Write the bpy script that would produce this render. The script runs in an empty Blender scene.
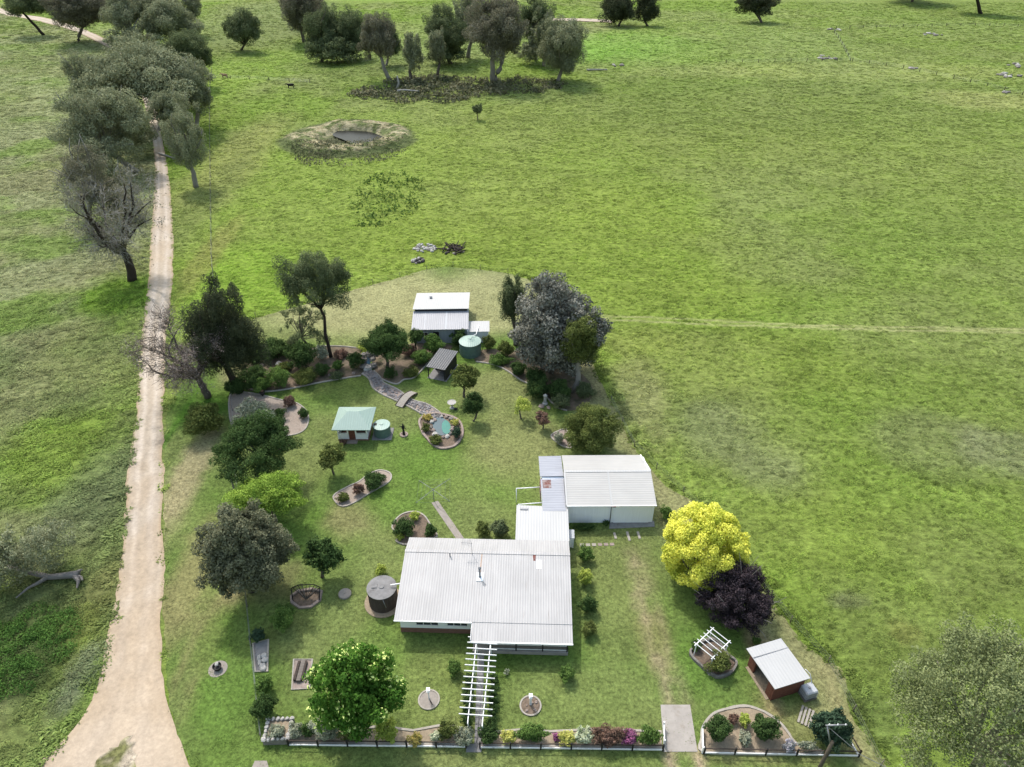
import bpy, math, random
import numpy as np
from mathutils import Vector, Matrix
from mathutils.geometry import delaunay_2d_cdt
R = math.radians
S = bpy.context.scene
COL = S.collection
rng = np.random.default_rng(7)
random.seed(7)

# ---------------------------------------------------------------- camera, sky, sun, exposure
FOC, PITCH, CAMH = 711.0, R(35.5), 60.0
cd = bpy.data.cameras.new('camera')
cam = bpy.data.objects.new('camera', cd); COL.objects.link(cam)
cam.location = (0, 0, CAMH); cam.rotation_euler = (R(90) - PITCH, 0, 0)
cd.sensor_width = 36.0; cd.lens = 36.0 * FOC / 1024; cd.clip_end = 6000; cd.clip_start = 0.5
S.camera = cam
SUN_EL, SUN_AZ = R(56), R(-29)          # azimuth measured from +y towards +x (clockwise)
w = bpy.data.worlds.new('World'); S.world = w; w.use_nodes = True
nt = w.node_tree; bg = nt.nodes['Background']
sky = nt.nodes.new('ShaderNodeTexSky'); sky.sky_type = 'NISHITA'; sky.sun_disc = False
sky.sun_elevation = SUN_EL; sky.sun_rotation = SUN_AZ; sky.dust_density = 3.5; sky.air_density = 2.0
nt.links.new(sky.outputs[0], bg.inputs[0]); bg.inputs[1].default_value = 0.15
sl = bpy.data.lights.new('sun', 'SUN'); sl.energy = 2.0; sl.angle = R(1.2); sl.color = (1.0, 0.97, 0.955)
so = bpy.data.objects.new('sun', sl); COL.objects.link(so)
sv = Vector((math.sin(SUN_AZ) * math.cos(SUN_EL), math.cos(SUN_AZ) * math.cos(SUN_EL), math.sin(SUN_EL)))
so.rotation_euler = sv.to_track_quat('Z', 'Y').to_euler()
S.view_settings.view_transform = 'Standard'; S.view_settings.look = 'None'
S.view_settings.exposure = 0.88; S.view_settings.gamma = 1
S.render.engine = 'CYCLES'
S.cycles.max_bounces = 5; S.cycles.diffuse_bounces = 3; S.cycles.glossy_bounces = 2
S.cycles.transmission_bounces = 3; S.cycles.transparent_max_bounces = 4
KALB = 0.47                              # albedo of a surface that reads as a given sunlit colour

# ---------------------------------------------------------------- small maths
def lin(c):
    c = np.asarray(c, float) / 255.0
    return np.where(c <= 0.04045, c / 12.92, ((c + 0.055) / 1.055) ** 2.4)
def look(r, g, b, k=1.0):
    a = lin((r, g, b)) * KALB * k
    return (float(a[0]), float(a[1]), float(a[2]), 1.0)
def vnoise(x, y, seed=0):
    xi = np.floor(x).astype(np.int64); yi = np.floor(y).astype(np.int64)
    fx = x - xi; fy = y - yi
    def h(i, j):
        n = (i * 374761393 + j * 668265263 + seed * 1442695041) & 0x7fffffff
        n = ((n ^ (n >> 13)) * 1274126177) & 0x7fffffff
        return ((n ^ (n >> 16)) & 0xffff) / 65535.0
    sx = fx * fx * (3 - 2 * fx); sy = fy * fy * (3 - 2 * fy)
    return (h(xi, yi) * (1 - sx) + h(xi + 1, yi) * sx) * (1 - sy) + (h(xi, yi + 1) * (1 - sx) + h(xi + 1, yi + 1) * sx) * sy
def fbm(x, y, scale, seed=0, oct=4):
    t = 0; a = 1.0; s = 0
    for k in range(oct):
        t = t + a * vnoise(x / scale * 2 ** k + 31.7 * k, y / scale * 2 ** k - 17.3 * k, seed + k); s += a; a *= 0.55
    return t / s
def smooth(a, b, x):
    t = np.clip((x - a) / (b - a), 0, 1); return t * t * (3 - 2 * t)

DAM_C, DAM_R = (-46.0, 203.5), (18.5, 17.0)
def hz(x, y):
    x = np.asarray(x, float); y = np.asarray(y, float)
    h = smooth(190, 300, y) * (fbm(x, y, 110, 91, 2) - 0.5) * 9.0
    e = np.sqrt(((x - DAM_C[0]) / DAM_R[0]) ** 2 + ((y - DAM_C[1]) / DAM_R[1]) ** 2)
    e = e + 0.16 * (fbm(x, y, 9, 5, 2) - 0.5)
    gap = smooth(0.75, 1.0, np.cos(np.arctan2(y - DAM_C[1] - 2, x - DAM_C[0]) - 2.75))
    bank = (smooth(1.03, 0.80, e) * (1 - smooth(0.62, 0.42, e))) * (1.25 - 1.0 * gap) * (0.8 + 0.4 * fbm(x, y, 4, 6, 2))
    return h * smooth(1.0, 1.6, e) + bank - 0.9 * smooth(0.55, 0.38, e)
def ray(px, py):
    u = (px - 512) / FOC; v = (py - 383.5) / FOC
    return np.array([u, math.cos(PITCH) - v * math.sin(PITCH), -math.sin(PITCH) - v * math.cos(PITCH)])
def G(px, py, z=0.0):
    """point of the ground (plus z) that the photograph shows at this spot"""
    d = ray(px, py); zz = z
    for k in range(6):
        t = (zz - CAMH) / d[2]; x, y = d[0] * t, d[1] * t
        zz = z + float(hz(x, y))
    return np.array([x, y, zz])
def pxm(p):
    return FOC / (p[1] * math.cos(PITCH) + (CAMH - p[2]) * math.sin(PITCH))
def catmull(pts, n=6, closed=True):
    P = [np.asarray(p, float) for p in pts]; out = []; m = len(P)
    for i in range(m if closed else m - 1):
        if closed: a, b, c, d = P[i - 1], P[i], P[(i + 1) % m], P[(i + 2) % m]
        else: a, b, c, d = P[max(i - 1, 0)], P[i], P[i + 1], P[min(i + 2, m - 1)]
        for k in range(n):
            t = k / n
            out.append(0.5 * ((2 * b) + (c - a) * t + (2 * a - 5 * b + 4 * c - d) * t * t + (3 * b - a - 3 * c + d) * t ** 3))
    if not closed: out.append(P[-1])
    return out
def inside(x, y, poly):
    r = np.zeros(np.shape(x), bool); n = len(poly)
    for i in range(n):
        x0, y0 = poly[i][0], poly[i][1]; x1, y1 = poly[(i + 1) % n][0], poly[(i + 1) % n][1]
        if y0 == y1: continue
        r ^= ((y0 > y) != (y1 > y)) & (x < (x1 - x0) * (y - y0) / (y1 - y0) + x0)
    return r
def seg_dist(x, y, line):
    d = np.full(np.shape(x), 1e9)
    for (a, b) in zip(line[:-1], line[1:]):
        vx, vy = b[0] - a[0], b[1] - a[1]; L = vx * vx + vy * vy + 1e-9
        t = np.clip(((x - a[0]) * vx + (y - a[1]) * vy) / L, 0, 1)
        d = np.minimum(d, np.hypot(x - a[0] - t * vx, y - a[1] - t * vy))
    return d

# ---------------------------------------------------------------- materials
def new_mat(name):
    m = bpy.data.materials.new(name); m.use_nodes = True
    return m, m.node_tree, m.node_tree.nodes['Principled BSDF']
def mat(name, col, rough=0.8, var=0.25, scale=3.0, bump=0.3, metal=0.0, stretch=(1, 1, 1), stain=None, stain_scale=0.6, stain_at=0.55, spec=0.3):
    m, t, b = new_mat(name)
    tc = t.nodes.new('ShaderNodeTexCoord'); mp = t.nodes.new('ShaderNodeMapping'); mp.inputs['Scale'].default_value = stretch
    t.links.new(tc.outputs['Object'], mp.inputs[0])
    n = t.nodes.new('ShaderNodeTexNoise'); n.inputs['Scale'].default_value = scale; n.inputs['Detail'].default_value = 5; n.inputs['Roughness'].default_value = 0.65
    t.links.new(mp.outputs[0], n.inputs['Vector'])
    r = t.nodes.new('ShaderNodeValToRGB'); c = np.array(col[:3])
    r.color_ramp.elements[0].position = 0.3; r.color_ramp.elements[1].position = 0.7
    r.color_ramp.elements[0].color = (*(c * (1 - var)), 1); r.color_ramp.elements[1].color = (*np.minimum(c * (1 + var), 0.9), 1)
    t.links.new(n.outputs[0], r.inputs[0]); out = r.outputs[0]
    if stain:
        n2 = t.nodes.new('ShaderNodeTexNoise'); n2.inputs['Scale'].default_value = stain_scale; n2.inputs['Detail'].default_value = 6; n2.inputs['Roughness'].default_value = 0.7
        t.links.new(mp.outputs[0], n2.inputs['Vector'])
        r2 = t.nodes.new('ShaderNodeValToRGB'); r2.color_ramp.elements[0].position = stain_at; r2.color_ramp.elements[1].position = min(stain_at + 0.2, 1)
        r2.color_ramp.elements[0].color = (0, 0, 0, 1); r2.color_ramp.elements[1].color = (1, 1, 1, 1)
        t.links.new(n2.outputs[0], r2.inputs[0])
        mx = t.nodes.new('ShaderNodeMix'); mx.data_type = 'RGBA'
        t.links.new(r2.outputs[0], mx.inputs[0]); t.links.new(out, mx.inputs[6]); mx.inputs[7].default_value = (*stain[:3], 1)
        out = mx.outputs[2]
    t.links.new(out, b.inputs['Base Color'])
    b.inputs['Roughness'].default_value = rough; b.inputs['Metallic'].default_value = metal; b.inputs['Specular IOR Level'].default_value = spec
    if bump:
        bp = t.nodes.new('ShaderNodeBump'); bp.inputs['Strength'].default_value = bump; bp.inputs['Distance'].default_value = 0.05
        t.links.new(n.outputs[0], bp.inputs['Height']); t.links.new(bp.outputs[0], b.inputs['Normal'])
    return m
def roof_mat(name, col, var=0.06, ribs=0.38, axis=0, rough=0.5, stain=None, stain_at=0.62, metal=0.0):
    """ribbed sheet iron: a rib wave as bump and as painted light and shade, long weather streaks down the slope, sheet-to-sheet differences"""
    m, t, b = new_mat(name)
    tc = t.nodes.new('ShaderNodeTexCoord'); sx = t.nodes.new('ShaderNodeSeparateXYZ'); t.links.new(tc.outputs['Object'], sx.inputs[0])
    mp = t.nodes.new('ShaderNodeMapping'); s = [0.35, 0.35, 0.35]; s[axis] = 4.5; mp.inputs['Scale'].default_value = s
    t.links.new(tc.outputs['Object'], mp.inputs[0])
    n = t.nodes.new('ShaderNodeTexNoise'); n.inputs['Scale'].default_value = 1.0; n.inputs['Detail'].default_value = 4; t.links.new(mp.outputs[0], n.inputs['Vector'])
    n3 = t.nodes.new('ShaderNodeTexNoise'); n3.inputs['Scale'].default_value = 0.35; n3.inputs['Detail'].default_value = 3; t.links.new(tc.outputs['Object'], n3.inputs['Vector'])
    mu = t.nodes.new('ShaderNodeMath'); mu.operation = 'MULTIPLY'; mu.inputs[1].default_value = 2 * math.pi / ribs
    t.links.new(sx.outputs[axis], mu.inputs[0]); sn = t.nodes.new('ShaderNodeMath'); sn.operation = 'SINE'; t.links.new(mu.outputs[0], sn.inputs[0])
    pw = t.nodes.new('ShaderNodeMath'); pw.operation = 'MULTIPLY_ADD'; pw.inputs[1].default_value = 0.10; t.links.new(sn.outputs[0], pw.inputs[0]);  # rib wave also enters the colour, painting light and shade on the ribs
    add = t.nodes.new('ShaderNodeMath'); add.operation = 'ADD'; t.links.new(n.outputs[0], add.inputs[0]); t.links.new(n3.outputs[0], add.inputs[1])
    hf = t.nodes.new('ShaderNodeMath'); hf.operation = 'MULTIPLY'; hf.inputs[1].default_value = 0.5; t.links.new(add.outputs[0], hf.inputs[0])
    t.links.new(hf.outputs[0], pw.inputs[2])
    r = t.nodes.new('ShaderNodeValToRGB'); c = np.array(col[:3]); r.color_ramp.elements[0].position = 0.35; r.color_ramp.elements[1].position = 0.65
    r.color_ramp.elements[0].color = (*(c * (1 - var)), 1); r.color_ramp.elements[1].color = (*np.minimum(c * (1 + var), 0.92), 1)
    t.links.new(pw.outputs[0], r.inputs[0]); out = r.outputs[0]
    if stain:
        n2 = t.nodes.new('ShaderNodeTexNoise'); n2.inputs['Scale'].default_value = 1.3; n2.inputs['Detail'].default_value = 8; n2.inputs['Roughness'].default_value = 0.7; t.links.new(mp.outputs[0], n2.inputs['Vector'])
        r2 = t.nodes.new('ShaderNodeValToRGB'); r2.color_ramp.elements[0].position = stain_at; r2.color_ramp.elements[1].position = stain_at + 0.15
        r2.color_ramp.elements[0].color = (0, 0, 0, 1); r2.color_ramp.elements[1].color = (1, 1, 1, 1); t.links.new(n2.outputs[0], r2.inputs[0])
        mx = t.nodes.new('ShaderNodeMix'); mx.data_type = 'RGBA'; t.links.new(r2.outputs[0], mx.inputs[0]); t.links.new(out, mx.inputs[6]); mx.inputs[7].default_value = (*stain[:3], 1); out = mx.outputs[2]
    t.links.new(out, b.inputs['Base Color']); b.inputs['Roughness'].default_value = rough; b.inputs['Specular IOR Level'].default_value = 0.35; b.inputs['Metallic'].default_value = metal
    bp = t.nodes.new('ShaderNodeBump'); bp.inputs['Strength'].default_value = 0.30; bp.inputs['Distance'].default_value = 0.02
    t.links.new(sn.outputs[0], bp.inputs['Height']); t.links.new(bp.outputs[0], b.inputs['Normal'])
    return m
KLEAF = 1.12
def leaf_mat(name, c0, c1, trans=0.25, c2=None):
    m, t, b = new_mat(name)
    at = t.nodes.new('ShaderNodeAttribute'); at.attribute_name = 'tint'
    r = t.nodes.new('ShaderNodeValToRGB'); e = r.color_ramp.elements
    def L(c): return tuple(float(q) for q in lin(c) * KLEAF) + (1.0,)
    e[0].color = L(c0); e[1].color = L(c1); e[0].position = 0.1; e[1].position = 0.9
    if c2 is not None:
        q = e.new(0.97); q.color = L(c2); e[1].position = 0.86
    t.links.new(at.outputs['Fac'], r.inputs[0]); t.links.new(r.outputs[0], b.inputs['Base Color'])
    b.inputs['Roughness'].default_value = 0.85; b.inputs['Specular IOR Level'].default_value = 0.06
    tr = t.nodes.new('ShaderNodeBsdfTranslucent'); t.links.new(r.outputs[0], tr.inputs[0])
    mx = t.nodes.new('ShaderNodeMixShader'); mx.inputs[0].default_value = trans
    t.links.new(b.outputs[0], mx.inputs[1]); t.links.new(tr.outputs[0], mx.inputs[2])
    t.links.new(mx.outputs[0], t.nodes['Material Output'].inputs[0])
    return m
def attr_mat(name, fine=4.0, amt=0.35, bump=0.6, dist=0.08, rough=0.95, stretch=(1, 1, 1), fine2=0.0):
    """a ground whose own colour is stored per vertex as 'col', broken up by fine noise"""
    m, t, b = new_mat(name)
    at = t.nodes.new('ShaderNodeAttribute'); at.attribute_name = 'col'
    tc = t.nodes.new('ShaderNodeTexCoord'); mp = t.nodes.new('ShaderNodeMapping'); mp.inputs['Scale'].default_value = stretch; t.links.new(tc.outputs['Object'], mp.inputs[0])
    n = t.nodes.new('ShaderNodeTexNoise'); n.inputs['Scale'].default_value = fine; n.inputs['Detail'].default_value = 6; n.inputs['Roughness'].default_value = 0.78; t.links.new(mp.outputs[0], n.inputs['Vector'])
    mr = t.nodes.new('ShaderNodeMapRange'); mr.inputs[1].default_value = 0.34; mr.inputs[2].default_value = 0.66; mr.inputs[3].default_value = 1 - amt; mr.inputs[4].default_value = 1 + amt
    t.links.new(n.outputs[0], mr.inputs[0])
    vm = t.nodes.new('ShaderNodeVectorMath'); vm.operation = 'SCALE'; t.links.new(at.outputs['Color'], vm.inputs[0]); t.links.new(mr.outputs[0], vm.inputs['Scale'])
    t.links.new(vm.outputs[0], b.inputs['Base Color']); b.inputs['Roughness'].default_value = rough; b.inputs['Specular IOR Level'].default_value = 0.1
    bp = t.nodes.new('ShaderNodeBump'); bp.inputs['Strength'].default_value = bump; bp.inputs['Distance'].default_value = dist
    t.links.new(n.outputs[0], bp.inputs['Height']); t.links.new(bp.outputs[0], b.inputs['Normal'])
    return m

# ---------------------------------------------------------------- objects
def tag(o, label=None, cat=None, group=None, kind=None):
    if label: o['label'] = label
    if cat: o['category'] = cat
    if group: o['group'] = group
    if kind: o['kind'] = kind
    return o
def thing(name, label, cat, loc, rz=0.0, group=None):
    o = bpy.data.objects.new(name, None); COL.objects.link(o); o.empty_display_size = 0.2
    o.location = tuple(loc); o.rotation_euler = (0, 0, rz)
    return tag(o, label, cat, group)
def np_obj(name, V, F, m, parent=None, loc=(0, 0, 0), attrs=None, smooth_=False):
    """V n x 3, F k x 4 or k x 3 arrays"""
    V = np.asarray(V, np.float32); F = np.asarray(F, np.int32)
    me = bpy.data.meshes.new(name); k = F.shape[1]
    me.vertices.add(len(V)); me.vertices.foreach_set('co', V.ravel())
    me.loops.add(F.size); me.loops.foreach_set('vertex_index', F.ravel())
    me.polygons.add(len(F)); me.polygons.foreach_set('loop_start', np.arange(0, F.size, k, dtype=np.int32))
    me.update(calc_edges=True)
    if smooth_: me.polygons.foreach_set('use_smooth', np.ones(len(F), bool))
    for nm, (ty, arr) in (attrs or {}).items():
        a = me.attributes.new(nm, ty, 'POINT')
        a.data.foreach_set('value' if ty == 'FLOAT' else 'color' if ty == 'FLOAT_COLOR' else 'vector', np.asarray(arr, np.float32).ravel())
    me.materials.append(m)
    o = bpy.data.objects.new(name, me); COL.objects.link(o); o.location = tuple(loc)
    if parent is not None: o.parent = parent
    return o
class MB:
    def __init__(s): s.v = []; s.f = []
    def add(s, vs, fs):
        n = len(s.v); s.v += [tuple(map(float, p)) for p in vs]; s.f += [tuple(n + i for i in f) for f in fs]; return s
    def box(s, x0, x1, y0, y1, z0, z1):
        return s.add([(x0, y0, z0), (x1, y0, z0), (x1, y1, z0), (x0, y1, z0), (x0, y0, z1), (x1, y0, z1), (x1, y1, z1), (x0, y1, z1)],
                     [(3, 2, 1, 0), (4, 5, 6, 7), (0, 1, 5, 4), (1, 2, 6, 5), (2, 3, 7, 6), (3, 0, 4, 7)])
    def slab(s, pts, t):
        """a sheet with these top corners (anticlockwise from above) and this thickness downwards"""
        n = len(pts); lo = [(p[0], p[1], p[2] - t) for p in pts]
        return s.add(list(pts) + lo, [tuple(range(n)), tuple(range(2 * n - 1, n - 1, -1))] + [(i, n + i, n + (i + 1) % n, (i + 1) % n) for i in range(n)])
    def tube(s, path, r0, r1=None, n=6, cap=True):
        r1 = r0 if r1 is None else r1; P = [np.asarray(p, float) for p in path]; rings = []
        base = len(s.v); vs = []
        for i, p in enumerate(P):
            d = P[min(i + 1, len(P) - 1)] - P[max(i - 1, 0)]; d = d / (np.linalg.norm(d) + 1e-9)
            a = np.cross(d, (0, 0, 1.0) if abs(d[2]) < 0.9 else (1.0, 0, 0)); a /= np.linalg.norm(a); b = np.cross(d, a)
            r = r0 + (r1 - r0) * i / max(len(P) - 1, 1)
            vs += [p + r * (math.cos(2 * math.pi * k / n) * a + math.sin(2 * math.pi * k / n) * b) for k in range(n)]
        fs = [(i * n + k, (i + 1) * n + k, (i + 1) * n + (k + 1) % n, i * n + (k + 1) % n) for i in range(len(P) - 1) for k in range(n)]
        if cap: fs += [tuple(range(n)), tuple(range(len(P) * n - 1, (len(P) - 1) * n - 1, -1))]
        return s.add(vs, fs)
    def lathe(s, prof, n=24, c=(0, 0)):
        vs = [(c[0] + r * math.cos(2 * math.pi * k / n), c[1] + r * math.sin(2 * math.pi * k / n), z) for r, z in prof for k in range(n)]
        m = len(prof)
        fs = [(i * n + k, i * n + (k + 1) % n, (i + 1) * n + (k + 1) % n, (i + 1) * n + k) for i in range(m - 1) for k in range(n)]
        fs += [tuple(range(n - 1, -1, -1)), tuple(range((m - 1) * n, m * n))]
        return s.add(vs, fs)
    def rock(s, c, r, sq=0.7, seed=None):
        rr = random.Random(seed if seed is not None else random.random()); vs = []; fs = []; nu, nv = 7, 4
        k1, k2, k3 = rr.uniform(.75, 1.25), rr.uniform(.75, 1.25), sq * rr.uniform(.8, 1.2); rot = rr.uniform(0, 6.28)
        for j in range(nv + 1):
            th = math.pi * j / nv
            for i in range(nu):
                ph = 2 * math.pi * i / nu + rot; q = r * rr.uniform(.8, 1.15)
                vs.append((c[0] + k1 * q * math.sin(th) * math.cos(ph), c[1] + k2 * q * math.sin(th) * math.sin(ph), c[2] + k3 * q * math.cos(th)))
        for j in range(nv):
            for i in range(nu):
                fs.append((j * nu + i, (j + 1) * nu + i, (j + 1) * nu + (i + 1) % nu, j * nu + (i + 1) % nu))
        return s.add(vs, fs)
    def build(s, name, m, parent=None, loc=(0, 0, 0), rz=0.0, smooth_=False, bevel=0.0):
        me = bpy.data.meshes.new(name); me.from_pydata(s.v, [], s.f); me.update()
        if smooth_: me.polygons.foreach_set('use_smooth', [True] * len(me.polygons))
        me.materials.append(m)
        o = bpy.data.objects.new(name, me); COL.objects.link(o); o.location = tuple(loc); o.rotation_euler = (0, 0, rz)
        if parent is not None: o.parent = parent
        if bevel:
            b = o.modifiers.new('bevel', 'BEVEL'); b.width = bevel; b.segments = 1; b.limit_method = 'ANGLE'
        return o
def structure(o): o['kind'] = 'structure'; return o

# ---------------------------------------------------------------- outlines traced in the photograph, laid on the ground
def world(pts, z=0.0): return [G(px, py)[:2] for px, py in pts]
LAWN_PX = [(203, 800), (192, 767), (180, 742), (170, 708), (165.5, 670), (164, 620), (164, 560), (164, 500), (164, 440), (168, 405), (178, 392), (200, 352), (226, 331), (256, 318),
           (300, 306), (345, 292), (390, 280), (430, 268.5), (447, 266.5), (475, 269), (508, 273), (560, 290), (596, 325), (590, 350), (598, 378), (611, 402), (637, 452), (666, 486),
           (694, 503), (735, 545), (768, 594), (779, 611), (803, 642), (826, 660), (841, 668), (848, 690), (849, 712), (868, 738), (888, 767), (905, 800)]
LAWN = world(LAWN_PX)
ROAD_L = [(-90, -14), (-40, -3), (0, 13.5), (40, 22), (70, 30), (95, 41), (118, 55), (135, 80), (146, 110), (152, 135), (155, 170), (152, 220), (147, 290), (140, 350), (135, 420), (127.5, 480), (122, 540), (115, 600), (105, 660), (94, 692), (75, 725), (38, 767), (8, 800)]
ROAD_R = [(-90, -18), (-40, -8), (0, 8), (40, 17), (72, 25.5), (101, 37), (126, 52), (146, 78), (157, 108), (161, 132), (167, 165), (172, 210), (173, 270), (170, 310), (165, 345), (163.5, 420), (163, 480), (163, 540), (163, 600), (164, 660), (169, 704), (190, 765), (205, 800)]
# ---------------------------------------------------------------- colour of the ground
def C3(r, g, b, k=1.0): return np.array(look(r, g, b, k)[:3])
def blob(x, y, px, py, rpx, rpy, soft=0.7, seed=3):
    c = G(px, py); ex = G(px + rpx, py); ey = G(px, py - rpy)
    rx = abs(ex[0] - c[0]); ry = abs(ey[1] - c[1])
    e = np.hypot((x - c[0]) / rx, (y - c[1]) / ry); w_ = np.zeros(len(x)); k = e < 1.9
    if k.any(): w_[k] = smooth(1.0 + soft * 0.5, 1.0 - soft * 0.5, e[k] + 0.7 * (fbm(x[k], y[k], max(min(rx, ry) * 0.7, 1.5), seed, 3) - 0.5))
    return w_
def mixc(C, col, wgt): return C * (1 - wgt[:, None]) + col[None, :] * wgt[:, None]
ROADMID = [((G(*a)[:2] + G(*b)[:2]) / 2) for a, b in zip(ROAD_L, ROAD_R)]
_rm_y = np.array([p[1] for p in ROADMID]); _rm_x = np.array([p[0] for p in ROADMID])
def road_x(y):
    o = np.argsort(_rm_y); return np.interp(y, _rm_y[o], _rm_x[o])
TRACK = [G(px, py)[:2] for px, py in ((596, 316), (640, 317), (720, 321), (800, 325), (900, 327.5), (1024, 329), (1200, 331))]
TRACK2 = [G(px, py)[:2] for px, py in ((596, 319), (640, 321), (720, 325), (800, 327.5), (900, 330.5), (1024, 332), (1200, 335))]
def pasture_color(x, y):
    n1 = fbm(x, y, 26, 11); n2 = fbm(x, y, 7, 21); n3 = fbm(x * 0.55, y, 2.2, 41, 3)
    C = np.tile(C3(124, 146, 62), (len(x), 1))
    C = mixc(C, C3(134, 146, 82), smooth(0.42, 0.68, n1) * 0.8)
    C = mixc(C, C3(122, 148, 58), smooth(0.50, 0.36, n1) * 0.7)
    # the right-hand paddock turns straw green away from the yard
    far_r = smooth(10, 70, x - 0.25 * (y - 40)) 
    C = mixc(C, C3(128, 144, 74), far_r * 0.55)
    # left of the road: greyer grass
    left = smooth(-1.0, 1.5, road_x(y) - x)
    CL = np.tile(C3(112, 126, 72), (len(x), 1))
    CL = mixc(CL, C3(148, 154, 108), smooth(70, 130, y) * 0.9)
    CL = mixc(CL, C3(116, 142, 60), smooth(0.48, 0.66, fbm(x, y, 13, 61)) * 0.75)
    CL = mixc(CL, C3(138, 140, 96), smooth(0.50, 0.34, fbm(x, y, 17, 62)) * 0.6)
    C = C * (1 - left[:, None]) + CL * left[:, None]
    P = [  # bright and dull patches: px, py, rx, ry, colour, strength
        (330, 215, 120, 90, (133, 154, 64), .75), (250, 285, 75, 40, (131, 162, 56), .8), (240, 70, 40, 25, (136, 160, 68), .8), (270, 20, 60, 22, (128, 140, 84), .8),
        (330, 160, 110, 40, (135, 156, 68), .6), (235, 160, 30, 45, (150, 156, 88), .7), (190, 215, 22, 60, (124, 136, 74), .6), (205, 260, 14, 40, (148, 142, 84), .5),
        (120, 295, 45, 20, (110, 142, 46), .9), (60, 455, 60, 40, (121, 144, 56), .75), (95, 490, 40, 60, (108, 118, 84), .5), (95, 600, 18, 40, (146, 138, 84), .3),
        (70, 640, 30, 40, (128, 142, 64), .6), (30, 655, 40, 45, (75, 92, 48), .9), (75, 680, 14, 40, (118, 124, 100), .6), (20, 735, 40, 30, (122, 136, 72), .6),
        (545, 150, 150, 60, (134, 150, 70), .6), (620, 45, 90, 14, (126, 166, 66), .95), (700, 30, 130, 18, (137, 154, 82), .5), (560, 240, 160, 60, (135, 154, 64), .6), (700, 120, 120, 35, (128, 142, 70), .55), (860, 130, 160, 45, (134, 148, 74), .5),
        (640, 390, 28, 40, (150, 152, 100), .75), (715, 430, 40, 28, (136, 144, 98), .55), (770, 470, 32, 24, (138, 144, 102), .45), (640, 340, 60, 14, (146, 158, 80), .6), (740, 360, 120, 30, (132, 148, 66), .5),
        (690, 300, 90, 20, (135, 154, 66), .5), (850, 600, 20, 8, (130, 128, 104), .7), (905, 632, 16, 12, (150, 138, 76), .5), (930, 440, 60, 30, (132, 138, 92), .5), (1000, 450, 40, 25, (134, 136, 104), .5), (820, 530, 90, 40, (130, 148, 66), .5),
        (960, 560, 60, 40, (122, 134, 72), .5), (880, 640, 60, 60, (121, 136, 70), .6), (760, 104, 230, 24, (116, 132, 66), .55), (700, 82, 120, 8, (112, 130, 62), .4), (860, 70, 160, 9, (152, 162, 92), .65), (990, 100, 60, 10, (160, 164, 100), .6), (780, 35, 60, 20, (134, 150, 84), .5), (940, 15, 90, 22, (126, 146, 72), .5),  # dark and pale bands paint the slope shading of the far hillside
        (875, 715, 22, 30, (109, 126, 68), .6), (40, 60, 120, 50, (140, 154, 92), .4), (30, 22, 40, 10, (118, 138, 62), .7), (290, 60, 60, 16, (129, 152, 68), .6),
        (425, 55, 70, 18, (131, 146, 84), .6), (520, 90, 70, 12, (128, 140, 84), .5), (360, 60, 60, 14, (115, 130, 72), .5), (550, 28, 60, 8, (142, 146, 100), .6), (475, 20, 60, 22, (132, 152, 80), .5)]
    for k, (a, b, rx, ry, c, s) in enumerate(P): C = mixc(C, C3(*c), blob(x, y, a, b, rx, ry, 0.9, 100 + k) * s)
    wear = np.minimum(seg_dist(x, y, TRACK), seg_dist(x, y, TRACK2)); C = mixc(C, C3(172, 172, 118), smooth(0.5, 0.1, wear) * 0.7)
    # the dam's dry bank
    e = np.hypot((x - DAM_C[0]) / DAM_R[0], (y - DAM_C[1]) / DAM_R[1])
    C = mixc(C, C3(108, 116, 78), smooth(1.08, 0.92, e) * .8); C = mixc(C, C3(182, 174, 136), smooth(0.98, 0.86, e + 0.35 * (n2 - 0.5)) * smooth(0.38, 0.55, fbm(x, y, 1.6, 47, 3)))
    C = mixc(C, C3(104, 116, 66), smooth(0.50, 0.40, e) * 0.8)
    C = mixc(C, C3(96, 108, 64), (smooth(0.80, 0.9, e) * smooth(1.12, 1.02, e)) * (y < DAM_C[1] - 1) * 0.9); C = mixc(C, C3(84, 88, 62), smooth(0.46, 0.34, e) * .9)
    C = C * (0.88 + 0.24 * n2)[:, None] * (0.80 + 0.40 * n3)[:, None]
    return C * np.array([1.30, 1.28, 1.36])
WHEEL = [[G(px, py)[:2] for px, py in l] for l in (((669, 703), (661, 672), (650, 640), (640, 605), (634, 575), (631, 550)), ((684, 703), (676, 672), (665, 640), (655, 605), (647, 575), (643, 548)), ((672, 752), (674, 770), (677, 800)), ((695, 752), (700, 770), (706, 800)))]
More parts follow.
